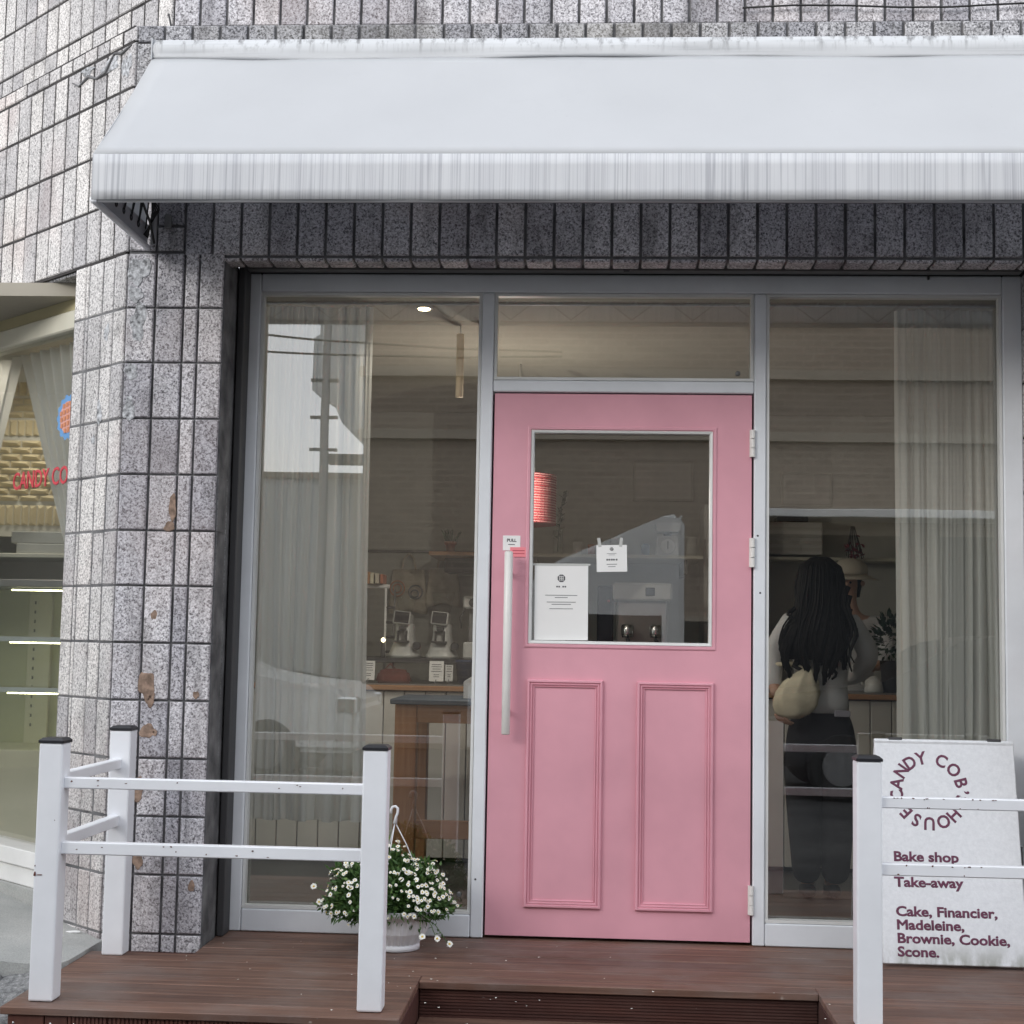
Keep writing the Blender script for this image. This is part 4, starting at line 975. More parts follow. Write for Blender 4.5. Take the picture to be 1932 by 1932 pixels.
top_n = [((cx, cy, .80), (.146, .108)), ((cx, cy, .90), (.134, .098)), ((cx, cy, 1.0), (.124, .090)), ((cx, cy - .01, 1.16), (.134, .092)), ((cx, cy, 1.255), (.105, .075)), ((cx, cy + .008, 1.292), (.06, .055)),
         ((cx - .148, cy, 1.235), .054), ((cx - .212, cy + .01, 1.10), .052), ((cx - .225, cy - .06, .985), .045), ((cx - .218, cy - .10, .935), .032),
         ((cx + .148, cy, 1.235), .054), ((cx + .225, cy + .02, 1.09), .054), ((cx + .185, cy + .14, 1.0), .046), ((cx + .12, cy + .20, .975), .032)]
join('top', [skin_mesh(top_n, [(0, 1), (1, 2), (2, 3), (3, 4), (4, 5), (3, 6), (6, 7), (7, 8), (8, 9), (3, 10), (10, 11), (11, 12), (12, 13)])], 'shirt', pr)
tr_n = [((cx, cy, .895), (.134, .096)), ((cx, cy, .77), (.135, .10)), ((cx - .082, cy, .68), .098), ((cx - .075, cy, .42), .088), ((cx - .062, cy, .06), .066), ((cx + .082, cy, .68), .098), ((cx + .075, cy, .42), .088), ((cx + .062, cy, .06), .066)]
join('trousers', [skin_mesh(tr_n, [(0, 1), (1, 2), (2, 3), (3, 4), (1, 5), (5, 6), (6, 7)])], 'trousers', pr)
for s in (-1, 1): rock('shoe', (cx + s * .055, cy + .05, .035), (.042, .115, .035), 'shoe', 3, pr, 2, .02)
box('waist_patch', cx + .045, cx + .115, cy - .108, cy - .094, .818, .846, 'jeans_patch', pr, .003)
# hair: lofted mass + many wavy locks
def hair(parent):
    bm = bmesh.new(); lv = [(1.535, .03, .03, 0, .02), (1.525, .058, .07, 0, .02), (1.50, .080, .10, 0, .018), (1.45, .093, .110, 0, .012), (1.38, .100, .110, -.004, .0), (1.30, .110, .102, -.008, -.03), (1.22, .130, .075, -.022, -.085), (1.14, .138, .055, -.036, -.11), (1.07, .132, .048, -.045, -.118), (1.0, .118, .042, -.05, -.12), (.95, .10, .04, -.05, -.12)]
    full = lv; core_ = lv[:9]
    rings = []; n = 28
    for z, hw, hd, dx, dy in core_:
        rings.append([bm.verts.new((cx + dx + hw * .94 * cos(a), cy + dy + hd * sin(a) * (1 if sin(a) < 0 else .62), z)) for a in [2 * pi * k / n for k in range(n)]])
    for a, b_ in zip(rings, rings[1:]):
        for k in range(n): bm.faces.new((a[k], a[(k + 1) % n], b_[(k + 1) % n], b_[k]))
    bm.faces.new(rings[0]); bm.faces.new(rings[-1]); r = random.Random(11)
    NL = 11; locks = [(r.uniform(.965, 1.10), r.uniform(0, 6.28), r.uniform(.7, 1.3)) for _ in range(NL + 1)]
    for k in range(620):
        u0 = r.uniform(-.04, 1.04); li = min(NL, max(0, int(round(u0 * NL)))); zend, lph, lw_ = locks[li]; ph = r.uniform(0, 6); pts = []; rs = []
        zend += r.uniform(-.01, .04) + (.05 if li in (0, NL) else 0); sp = r.uniform(.97, 1.05) + (r.uniform(0, .15) if r.random() < .06 else 0)
        for t in [i / 11 for i in range(12)]:
            g_ = max(0, (t - .45) / .55) ** 1.6 * .80; a = pi + pi * (u0 + (li / NL - u0) * g_)
            z = 1.533 + (zend - 1.533) * t; i = 0
            while i < len(lv) - 2 and lv[i + 1][0] > z: i += 1
            u = min(1.4, (lv[i][0] - z) / (lv[i][0] - lv[i + 1][0])); L = [lv[i][q] + (lv[i + 1][q] - lv[i][q]) * u for q in range(5)]
            hw = max(L[1], .03); hd = max(L[2], .03); wv = .024 * lw_ * t * t * sin(9 * t + lph) + .006 * t * sin(17 * t + ph)
            pts.append((cx + L[3] + hw * sp * cos(a) + wv, cy + L[4] + hd * sp * sin(a) - .006 * t + .3 * wv, z)); rs.append(.0042 * (1 - .7 * t) + .0009)
        atube(bm, pts, rs, 4)
    # loose locks over the right shoulder and curled tips
    for dx, z0, z1, w in ((.118, 1.36, 1.02, .013), (.125, 1.30, 1.06, .010), (.10, 1.40, 1.05, .014), (-.15, 1.30, 1.22, .01), (.03, 1.1, .985, .016), (-.09, 1.08, .985, .018), (-.12, 1.06, .99, .014)):
        pts = [(cx + dx + .018 * sin(i * 1.1 + dx * 30), cy - .118 - .004 * i, z0 + (z1 - z0) * i / 8) for i in range(9)]; atube(bm, pts, [w * (1 - .09 * i) for i in range(9)], 6)
    return finish('hair', bm, 'hair', parent, True)
hair(pr)
# bag over the forearm
yb = empty('cloth_bag', (1.31, .93, .81), 'pale yellow cloth bag hanging from the arm of the long haired customer', 'bag')
bm = bmesh.new(); secs = [(.808, .035, .04, -.02), (.83, .075, .055, -.015), (.87, .098, .06, 0), (.92, .098, .055, .01), (.97, .078, .045, .02), (1.01, .045, .03, .04), (1.03, .022, .018, .05)]; rings = []
for z, hw, hd, dx in secs: rings.append([bm.verts.new((1.305 + dx + hw * cos(a) * (1 + .07 * sin(5 * a + z * 20)), .92 + hd * sin(a) * (1 + (.04 + .55 * max(0, z - .88)) * sin(7 * a + z * 14)), z)) for a in [2 * pi * k / 60 for k in range(60)]])
for a, b_ in zip(rings, rings[1:]):
    for k in range(60): bm.faces.new((a[k], a[(k + 1) % 60], b_[(k + 1) % 60], b_[k]))
bm.faces.new(rings[0]); bm.faces.new(rings[-1]); finish('pouch', bm, 'bag_yellow', yb, True)
tube('strap', [(1.355, .92, 1.02), (1.30, .96, 1.05), (1.22, 1.0, 1.045)], .010, 'bag_yellow', yb)

# shop assistant behind the counter, mostly hidden
ax, ay = 1.775, 2.35
pa = empty('person', (ax, ay, .0), 'shop assistant in a cream cap standing behind the counter, half hidden by the customer', 'person')
an = [((ax, ay, .86), (.13, .09)), ((ax, ay, 1.02), (.12, .085)), ((ax, ay, 1.18), (.13, .08)), ((ax, ay, 1.30), (.08, .06)), ((ax, ay, 1.37), .042), ((ax - .005, ay - .015, 1.425), (.052, .06)), ((ax, ay - .01, 1.485), (.070, .082)), ((ax, ay, 1.545), (.055, .065)),
      ((ax - .16, ay, 1.27), .045), ((ax - .20, ay - .08, 1.1), .036), ((ax - .10, ay - .22, 1.02), .028), ((ax + .16, ay, 1.27), .045), ((ax + .20, ay - .08, 1.1), .036), ((ax + .10, ay - .22, 1.02), .028),
      ((ax - .07, ay, .7), .075), ((ax - .06, ay, .4), .05), ((ax - .06, ay, .06), .036), ((ax + .07, ay, .7), .075), ((ax + .06, ay, .4), .05), ((ax + .06, ay, .06), .036), ((ax - .035, ay - .098, 1.455), .012)]
ae = [(0, 1), (1, 2), (2, 3), (3, 4), (4, 5), (5, 6), (6, 7), (2, 8), (8, 9), (9, 10), (2, 11), (11, 12), (12, 13), (0, 14), (14, 15), (15, 16), (0, 17), (17, 18), (18, 19), (6, 20)]
join('body', [skin_mesh(an, ae)] + hand_nodes((ax - .10, ay - .22, 1.02), (1, -.4, -.1), (0, -.3, 1), (0, .2, -1)) + hand_nodes((ax + .10, ay - .22, 1.02), (-1, -.4, -.1), (0, -.3, 1), (0, .2, -1)), 'skin', pa)
join('shirt', [skin_mesh([((ax, ay, .80), (.15, .105)), ((ax, ay, 1.02), (.145, .10)), ((ax, ay, 1.18), (.15, .095)), ((ax, ay, 1.29), (.09, .07)), ((ax - .165, ay, 1.265), .062), ((ax - .205, ay - .08, 1.1), .052), ((ax - .12, ay - .20, 1.03), .042), ((ax + .165, ay, 1.265), .062), ((ax + .205, ay - .08, 1.1), .052), ((ax + .12, ay - .20, 1.03), .042)],
      [(0, 1), (1, 2), (2, 3), (2, 4), (4, 5), (5, 6), (2, 7), (7, 8), (8, 9)])], 'shirt', pa)
join('trousers', [skin_mesh([((ax, ay, .86), (.135, .1)), ((ax - .075, ay, .68), .085), ((ax - .062, ay, .4), .062), ((ax - .06, ay, .06), .05), ((ax + .075, ay, .68), .085), ((ax + .062, ay, .4), .062), ((ax + .06, ay, .06), .05)], [(0, 1), (1, 2), (2, 3), (0, 4), (4, 5), (5, 6)])], 'trousers', pa)
for dx in (-.055, -.005): lathe('eye', [(.003, 0), (.006, -.002), (.002, -.004)], (ax + dx, ay - .088, 1.475), 'hair', pa, 10, axis='Y')
box('mouth', ax - .045, ax - .012, ay - .083, ay - .074, 1.424, 1.429, 'leather_brown', pa, .001)
for s in (-1, 1): lathe('ear', [(.008, 0), (.015, .006), (.008, .012)], (ax + s * .074, ay, 1.475), 'skin', pa, 12, axis='Y')
bm = bmesh.new()
for k in range(40):
    a = 2 * pi * k / 40
    if sin(a) < .05: continue
    atube(bm, [(ax + .060 * cos(a), ay + .068 * sin(a), 1.53), (ax + .064 * cos(a), ay + .074 * sin(a), 1.47), (ax + .058 * cos(a), ay + .068 * sin(a), 1.40)], [.011, .011, .004], 5)
finish('hair', bm, 'hair', pa, True)
lathe('cap_crown', [(.088, 0), (.093, .02), (.088, .055), (.06, .085), (.02, .095)], (ax + .01, ay - .005, 1.515), 'cap_cloth', pa, 32)
bm = bmesh.new(); g = []
for i in range(13):
    a = pi * 1.08 + pi * .84 * i / 12; g.append([bm.verts.new((ax + .01 + r_ * cos(a), ay - .005 + r_ * 1.05 * sin(a), 1.520 - (r_ - .088) * .45 + dz)) for r_ in (.088, .12, .15) for dz in (0, -.004)])
for a, b_ in zip(g, g[1:]):
    for q in ((0, 2), (2, 4), (4, 5), (5, 3), (3, 1), (1, 0)): bm.faces.new((a[q[0]], a[q[1]], b_[q[1]], b_[q[0]]))
finish('cap_brim', bm, 'cap_cloth', pa, True)

# ------------------------------------------------------------------ shop front: frame, panes, door
sf = empty('storefront', (.5, 0, 0), 'aluminium framed glazed shop front with a pink door in its middle bay', 'storefront')
YA, YB = -.045, .045                     # frame depth
ZT0, ZT1 = 2.500, 2.572
def rail(x0, x1, z0, z1, name='frame_rail', mat='frame_alu', ya=YA, yb=YB): return box(name, x0, x1, ya, yb, z0, z1, mat, sf, .004)
rail(-1.005, -.938, .001, ZT1, 'frame_stile'); rail(1.966, 2.0395, .001, ZT1, 'frame_stile')
rail(-.936, 1.964, ZT0, ZT1); rail(-.052, -.004, .001, ZT0 - .002, 'mullion'); rail(1.015, 1.061, .001, ZT0 - .002, 'mullion')
rail(-.002, 1.013, 2.104, 2.150, 'transom_bar'); rail(-.936, -.054, .001, .086); rail(1.063, 1.964, .001, .086)
def bead(x0, x1, z0, z1, w=.011):
    o = boxes('glazing_bead', [(x0, x1, YA + .010, .0, z1 - w, z1), (x0, x1, YA + .004, .0, z0, z0 + w), (x0, x0 + w, YA + .010, .0, z0 + w, z1 - w), (x1 - w, x1, YA + .010, .0, z0 + w, z1 - w)], 'frame_bead', sf)
    return o
for (x0, x1, z0, z1) in ((-.936, -.054, .088, 2.498), (1.063, 1.964, .088, 2.498), (-.002, 1.013, 2.152, 2.498)):
    bead(x0, x1, z0, z1); box('pane', x0 + .002, x1 - .002, .004, .010, z0 + .002, z1 - .002, 'window_glass', sf, 0)
# shutter channel over the frame, and dark guide beside it
box('shutter_slat', -1.0, 2.03, -.135, -.10, 2.585, 2.655, 'dark_metal', sf, .004); box('shutter_guide', -1.0, 2.03, -.098, -.05, 2.574, 2.60, 'mid_metal', sf, .002)
box('shutter_latch', .50, .525, -.16, -.136, 2.56, 2.60, 'dark_metal', sf, .003)
box('guide_rail', -1.001, -.975, -.16, -.06, .001, 2.57, 'dark_metal', sf, .003); box('head_closer', -1.005, 2.06, -.02, .06, 2.574, 2.66, 'dark_metal', sf, 0)
box('screw_eye', 1.68, 1.686, -.06, -.046, 2.555, 2.572, 'dark_metal', sf, 0)
for x, z in ((-.035, .22), (1.03, 1.55), (1.04, 1.33)): lathe('screw', [(.004, 0), (.003, -.002)], (x, YA, z), 'dark_metal', sf, 10, axis='Y')
def stick_ring(x, z): lathe('lock_cylinder', [(.010, 0), (.010, -.006), (.006, -.008)], (x, .004, z), 'mid_metal', sf, 16, axis='Y')
stick_ring(.955, 2.19); stick_ring(-.10, .155)

# door leaf with a real opening, raised mouldings
DX0, DX1, DZ0, DZ1, DY0, DY1 = .004, 1.007, .012, 2.098, -.035, .010
dr_ = boxes('door', [(DX0, .150, DY0, DY1, DZ0, DZ1), (.858, DX1, DY0, DY1, DZ0, DZ1), (.150, .858, DY0, DY1, DZ0, 1.120), (.150, .858, DY0, DY1, 1.955, DZ1)], 'door_pink', sf)
bm = bmesh.new(); bm.from_mesh(dr_.data); bmesh.ops.remove_doubles(bm, verts=bm.verts[:], dist=1e-5)
bm.to_mesh(dr_.data); bm.free()
tag(dr_, 'pink panelled door with a square glass light')
box('reveal', .0, 1.012, .012, .04, .002, 2.102, 'shadow_gap', sf, 0).hide_render = False
bpy.data.objects.remove(bpy.data.objects['reveal'])
boxes('door_stop', [(-.012, .012, .011, .03, .003, 2.1015), (1.0, 1.023, .011, .03, .003, 2.1015), (.012, 1.0, .011, .03, 2.09, 2.102), (.012, 1.0, .011, .03, .002, .014)], 'shadow_gap', sf)
def moulding(name, x0, x1, z0, z1, mat, prof):
    """mitred frame moulding; prof = (inset, height) points"""
    bm = bmesh.new(); loops = []
    for ins, h in prof: loops.append([bm.verts.new(p) for p in ((x0 + ins, DY0 - h, z0 + ins), (x1 - ins, DY0 - h, z0 + ins), (x1 - ins, DY0 - h, z1 - ins), (x0 + ins, DY0 - h, z1 - ins))])
    for a, b_ in zip(loops, loops[1:]):
        for i in range(4): bm.faces.new((a[i], a[(i + 1) % 4], b_[(i + 1) % 4], b_[i]))
    return finish(name, bm, mat, dr_)
PR = [(0, -.002), (0, .010), (.003, .014), (.009, .0145), (.011, .008), (.014, .0075), (.0155, .011), (.019, .0105), (.0205, .004), (.0245, .003), (.0255, .007), (.028, .006), (.029, -.002)]
moulding('panel_moulding', .150, .442, .121, .983, 'door_pink', PR); moulding('panel_moulding', .573, .865, .120, .982, 'door_pink', PR)
moulding('window_moulding', .136, .872, 1.106, 1.970, 'door_pink', [(0, -.002), (0, .003), (.004, .005), (.012, .005), (.0145, -.002)])
moulding('window_bead', .1505, .8575, 1.1205, 1.9545, 'frame_bead', [(0, .001), (.002, .003), (.010, .0), (.013, -.008), (.013, -.02)])
box('glass', .155, .853, -.012, -.006, 1.125, 1.95, 'window_glass', dr_, 0)
hd = bmesh.new(); atube(hd, [(.073, -.088, .772), (.073, -.088, .776), (.073, -.088, 1.470), (.073, -.088, 1.474)], [.012, .0165, .0165, .012], 16); finish('handle', hd, 'handle_white', dr_, True)
for z in (.86, 1.39): tube('handle_mount', [(.073, DY0, z), (.073, -.088, z)], .009, 'handle_white', dr_, 10)
for z0, z1 in ((1.855, 1.960), (1.428, 1.540), (.117, .224)):
    h = (z1 - z0 - .006) / 3; hm = bmesh.new()
    for k in range(3): atube(hm, [(1.010, -.052, z0 + k * (h + .003)), (1.010, -.052, z0 + k * (h + .003) + h)], .0085, 12)
    abox(hm, .998, 1.010, -.048, -.036, z0, z1); finish('hinge', hm, 'handle_white', dr_)

# notices stuck on the door
def notice(name, label, x0, x1, z0, z1, y, tilt, lines, mat='paper', ink='paper_ink', cat='notice', seal=None):
    cxx, czz = (x0 + x1) / 2, (z0 + z1) / 2; r = empty(name, (cxx, y, z0), label, cat)
    S = Matrix.Translation((cxx, y, czz)) @ Matrix.Rotation(radians(tilt), 4, 'Y'); w, h = x1 - x0, z1 - z0
    box('sheet', -w / 2, w / 2, 0, .0012, -h / 2, h / 2, mat, r, 0, S)
    if lines: boxes('printed_lines', [(-a * w, a * w, -.0009, -.0002, q * h - t * h, q * h + t * h) for a, q, t in lines], ink, r, S)
    if seal:
        bm = bmesh.new(); rr = seal[1] * w
        c0 = [bm.verts.new((rr * cos(2 * pi * k / 8 + .39), -.0009, seal[0] * h + rr * sin(2 * pi * k / 8 + .39))) for k in range(8)]; c1_ = [bm.verts.new((v.co.x, -.0002, v.co.z)) for v in c0]
        bm.faces.new(c0); bm.faces.new(c1_[::-1])
        for k in range(8): bm.faces.new((c0[k], c0[(k + 1) % 8], c1_[(k + 1) % 8], c1_[k]))
        bmesh.ops.transform(bm, matrix=S, verts=bm.verts[:]); sl = finish('round_seal', bm, ink, r)
        boxes('seal_cross', [(-rr * .6, rr * .6, -.0014, -.0010, seal[0] * h + q - .0012, seal[0] * h + q + .0012) for q in (-rr * .45, 0, rr * .45)] + [(q - .0012, q + .0012, -.0014, -.0010, seal[0] * h - rr * .6, seal[0] * h + rr * .6) for q in (-rr * .45, 0, rr * .45)], 'paper', sl, S)
    return r, S
YG = -.0135
n1, S1 = notice('notice', 'large white printed notice behind a strip of tape low on the door glass', .172, .380, 1.136, 1.430, YG - .002, -.4,
    [(.30, .09, .0035), (.12, .06, .0035), (.27, 0., .0035), (.18, -.03, .0035), (.22, -.088, .0035)] , seal=(.315, .075))
boxes('tape', [(-.112, .112, -.0012, -.0004, .142, .150)], 'tape', n1, S1)
n2, S2 = notice('notice', 'small square cream notice taped to the middle of the door glass', .411, .529, 1.404, 1.508, YG - .002, -1.5,
    [(.16, .18, .006), (.10, .13, .005), (.17, -.22, .010), (.12, -.31, .009)], seal=(.35, .062))
for dx, t in ((-.045, 8), (.035, -6)): box('tape', -.006, .006, -.0006, .0008, 0, .035, 'tape', n2, 0, S2 @ Matrix.Translation((dx, 0, .045)) @ Matrix.Rotation(radians(-t), 4, 'Y'))
for nn_, S_, w_, z_, h_ in ((n2, S2, .118, -.005, .0032), (n1, S1, .208, .0600, .0028)):
    boxes('printed_marks', [(q * w_ - .003, q * w_ + .003, -.0009, -.0002, z_ - h_, z_ + h_) for q in ((-.15, -.08, .0, .07, .16) if w_ < .15 else (-.08, -.04, .035, .075))], 'paper_ink', nn_, S_)
n3, S3 = notice('pull_sign', 'small white PULL card above the door handle', .046, .114, 1.480, 1.538, DY0 - .0016, 0, [(.19, -.1, .022)], cat='sign')
lettering('lettering', [('PULL', .017, S3 @ basis((0, -.0006, .005), (1, 0, 0), (0, 0, 1), (0, -1, 0)), .0005, 'CENTER')], 'paper_ink', n3)
notice('sticker', 'small pink sticker with two red lines right of the PULL card', .075, .140, 1.455, 1.493, DY0 - .0032, 0, [(.36, .16, .035), (.36, -.14, .035)], 'pink_label', 'pink_ink', 'sticker')

# ------------------------------------------------------------------ awning
aw = empty('awning', (.8, -.35, 2.6), 'white cloth awning with a rain streaked valance over the shop front', 'awning')
AX0, AX1, AF, AZ0, AZ1 = -1.312, 3.0, -.972, 2.592, 2.750
r = random.Random(12)
def sheet(name, rows, mat, thick=None, smooth=True):
    bm = bmesh.new(); g = [[bm.verts.new(p) for p in rw] for rw in rows]
    for a, b_ in zip(g, g[1:]):
        for i in range(len(a) - 1): bm.faces.new((a[i], a[i + 1], b_[i + 1], b_[i]))
    o = finish(name, bm, mat, aw, smooth)
    if thick:
        mo = o.modifiers.new('t', 'SOLIDIFY'); mo.thickness = thick; mo.offset = 0
    return o
nx = 60
def AX(i): return AX0 + (AX1 - AX0) * i / nx
rows = []
for j in range(15):
    t = j / 14; y = YF - .012 + (AF - YF + .012) * t; z = 3.335 + (AZ1 - 3.335) * t
    rows.append([(AX(i) + (.0 if i else .0), y - .006 * sin(pi * t) * 0, z - .010 * sin(pi * t) + .0025 * sin(AX(i) * 2.7 + 2 * t) * sin(pi * t) + .0015 * sin(AX(i) * 9) * (1 - t) * sin(pi * t)) for i in range(nx + 1)])
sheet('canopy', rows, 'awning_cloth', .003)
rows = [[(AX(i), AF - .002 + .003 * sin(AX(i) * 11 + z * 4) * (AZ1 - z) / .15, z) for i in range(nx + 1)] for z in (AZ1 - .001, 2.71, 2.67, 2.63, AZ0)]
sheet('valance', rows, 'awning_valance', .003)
tube('front_bar', [(AX0 + .002, AF + .012, AZ0 + .004), (AX1, AF + .012, AZ0 + .004)], .011, 'awning_inside', aw, 10)
tube('front_top_bar', [(AX0 + .002, AF + .02, AZ1 - .018), (AX1, AF + .02, AZ1 - .018)], .012, 'awning_inside', aw, 10)
# head cover with its wavy folded lip
rows = []
for q, (dy, z) in enumerate(((-.002, 3.404), (-.018, 3.400), (-.030, 3.375), (-.034, 3.352), (-.028, 3.334), (-.030, 3.327), (-.024, 3.318))):
    rows.append([(AX(i * .5), YF + dy - (.006 * sin(AX(i * .5) * 5.3) + .004 * sin(AX(i * .5) * 13 + 1)) * (q >= 3), z + (.006 * sin(AX(i * .5) * 3.1) + .003 * sin(AX(i * .5) * 8.7 + q)) * (q >= 3)) for i in range(2 * nx + 1)])
sheet('head_cover', rows, 'awning_head', .002)
box('head_cap', AX0 - .004, AX0 + .001, YF - .034, YF - .001, 3.32, 3.404, 'awning_cloth', aw, 0)
# closed side wing: cloth triangle, hem band, bottom bar, lacing
sheet('side_wing', [[(AX0 + .001, YF - .012, 3.33), (AX0 + .001, -.66, 3.04), (AX0 + .001, AF, AZ1)], [(AX0 + .001, YF - .012, 2.96), (AX0 + .001, -.66, 2.85), (AX0 + .001, AF, 2.69)], [(AX0 + .001, YF - .012, AZ0), (AX0 + .001, -.66, AZ0), (AX0 + .001, AF, AZ0)]], 'awning_cloth', .003, False)
box('hem_band', AX0 + .003, AX0 + .007, AF + .01, YF - .013, AZ0 + .004, AZ0 + .085, 'awning_inside', aw, 0)
tube('side_bar', [(AX0 + .006, AF, AZ0), (AX0 + .006, YF - .004, AZ0)], .012, 'white_post', aw, 10)
tube('side_strut', [(AX0 + .05, AF + .03, AZ1 - .02), (AX0 + .05, YF - .004, 3.28)], .010, 'awning_inside', aw, 8)
tube('wall_bar', [(AX0 + .03, YF - .014, AZ0 + .01), (AX0 + .03, YF - .014, 3.3)], .011, 'awning_inside', aw, 8)
box('wall_bracket', AX0 + .07, AX0 + .095, YF - .02, YF - .001, 2.665, 2.72, 'mid_metal', aw, .003)
ys = [AF + .06 + k * .085 for k in range(7)]
bm = bmesh.new()
for k in range(6):
    atube(bm, [(AX0 + .010, ys[k], AZ0 + .06), (AX0 + .045, (ys[k] + ys[k + 1]) / 2, AZ0 + .13 + .05 * k), (AX0 + .010, ys[k + 1], AZ0 + .06)], .003, 5)
for k in range(5): atube(bm, [(AX0 + .012, YF - .03 - .012 * k, AZ0 + .03), (AX0 + .035 + .01 * k, YF - .06 - .01 * k, AZ0 + .12), (AX0 + .04, YF - .09 - .02 * k, AZ0 + .19)], .003, 5)
atube(bm, [(AX0 + .05, AF + .18, AZ0 + .16), (AX0 + .05, -.62, AZ0 + .13), (AX0 + .055, -.50, AZ0 + .06), (AX0 + .05, -.42, AZ0 + .0)], .005, 5)
finish('lacing_cord', bm, 'cable', aw)
for y in ys[:6]: 
    bm = bmesh.new(); atube(bm, [(AX0 + .0085, y + .010 * cos(a), AZ0 + .055 + .010 * sin(a)) for a in [2 * pi * k / 12 for k in range(13)]], .003, 5, False); finish('eyelet', bm, 'dark_metal', aw)
# arms and zigzag lacing along the front (mirrored in the glass)
for x in (-.6, .1, .8, 1.5, 2.2, 2.85): tube('arm', [(x, AF + .02, AZ1 - .02), (x, YF - .004, 2.80)], .012, 'awning_inside', aw, 8); box('arm_foot', x - .02, x + .02, YF - .02, YF - .001, 2.77, 2.83, 'mid_metal', aw, .002)
bm = bmesh.new(); x = AX0 + .05; k = 0; pts = []
while x < AX1 - .1: pts.append((x, AF + .02, AZ0 + .02 if k % 2 else AZ1 - .03)); x += .14; k += 1
atube(bm, pts, .004, 5); finish('front_lacing', bm, 'awning_inside', aw)

# ------------------------------------------------------------------ deck and step
dk = empty('deck', (.4, -.6, GZ), 'red brown timber deck with a recessed step in front of the door', 'deck')
CL, CR, YC = -.158, 1.154, -.776; DL, DRX, FRT = -1.372, 2.6, -1.288
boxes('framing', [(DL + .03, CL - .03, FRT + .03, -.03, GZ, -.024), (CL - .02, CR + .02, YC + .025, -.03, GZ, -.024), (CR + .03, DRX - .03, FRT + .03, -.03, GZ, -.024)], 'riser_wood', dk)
y1 = .0; edges = []; pitch = .1165
y = -.05 
ylist = [FRT]; yy = FRT
while yy < -.06: yy += pitch; ylist.append(min(yy, -.048))
for a, b_ in zip(ylist, ylist[1:]):
    if b_ - a < .02: continue
    a_, bb = a, b_ - .0035
    if b_ <= YC + .02:
        segs = [(DL, CL), (CR, DRX)]
    elif a < YC:
        segs = [(DL, CL), (CR, DRX)]; box('board', CL + .001, CR - .001, YC - .012, bb, -.024, 0, 'deck_wood', dk, .0025)
    else: segs = [(DL, DRX)]
    for x0, x1 in segs:
        if b_ > YF - .01 and x0 < -1.0: x0 = -1.004
        box('board', x0, x1, a_, bb, -.024, RT.uniform(-.0008, .0008), 'deck_wood', dk, .0025)
box('wall_board', -1.004, 2.04, -.0475, .05, -.03, -.001, 'deck_wood', dk, 0)
# grooved risers and fascia boards
def grooved(name, x0, x1, y, z0, z1, mat, along='X', n=None, depth=.004, facing=-1):
    """board with real grooves; along = direction the grooves run"""
    bm = bmesh.new(); span = (z1 - z0) if along == 'X' else (x1 - x0); n = n or max(3, int(span / .012)); pr_ = []
    for k in range(n):
        t0 = k / n; pr_ += [(t0 + .08 / n, 0), (t0 + .62 / n, 0), (t0 + .70 / n, depth), (t0 + .97 / n, depth)]
    pr_ = [(0, 0)] + pr_ + [(1, 0), (1, .02), (0, .02)]
    if along == 'X': A = [[bm.verts.new((x, y + d, z0 + t * (z1 - z0))) for t, d in pr_] for x in (x0, x1)]
    else: A = [[bm.verts.new((x0 + t * (x1 - x0), y + d, z)) for t, d in pr_] for z in (z0, z1)]
    m_ = len(pr_)
    for i in range(m_): bm.faces.new((A[0][i], A[0][(i + 1) % m_], A[1][(i + 1) % m_], A[1][i]))
    bm.faces.new(A[0]); bm.faces.new(A[1][::-1]); return finish(name, bm, mat, dk)
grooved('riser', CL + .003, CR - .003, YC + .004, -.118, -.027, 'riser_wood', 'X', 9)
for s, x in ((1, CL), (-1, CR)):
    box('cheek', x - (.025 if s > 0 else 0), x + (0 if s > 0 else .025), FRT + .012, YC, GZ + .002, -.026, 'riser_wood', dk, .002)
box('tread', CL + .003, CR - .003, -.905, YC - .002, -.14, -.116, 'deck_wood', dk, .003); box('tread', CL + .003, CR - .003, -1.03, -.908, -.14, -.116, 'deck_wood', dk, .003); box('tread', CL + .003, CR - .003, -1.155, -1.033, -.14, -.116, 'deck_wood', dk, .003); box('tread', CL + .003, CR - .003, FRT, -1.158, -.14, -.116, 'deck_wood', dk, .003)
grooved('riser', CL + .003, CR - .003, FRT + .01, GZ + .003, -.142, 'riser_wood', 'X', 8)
x = -1.353; k = 0; ws = [.115, .072, .124, .122, .123, .123]
while x < CL - .03:
    w = ws[k] if k < 6 else .123; x1 = min(x + w, CL - .002)
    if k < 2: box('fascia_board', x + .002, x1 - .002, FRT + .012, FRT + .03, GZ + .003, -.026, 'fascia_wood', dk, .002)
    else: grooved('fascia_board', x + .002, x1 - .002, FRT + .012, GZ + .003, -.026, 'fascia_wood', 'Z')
    for z in (-.05,): lathe('screw', [(.004, 0), (.003, -.0015)], (x + .02, FRT + .0122, z), 'chrome', dk, 8, axis='Y')
    x = x1; k += 1
x = CR + .002
while x < DRX - .05: grooved('fascia_board', x + .002, x + .121, FRT + .012, GZ + .003, -.026, 'fascia_wood', 'Z'); x += .123

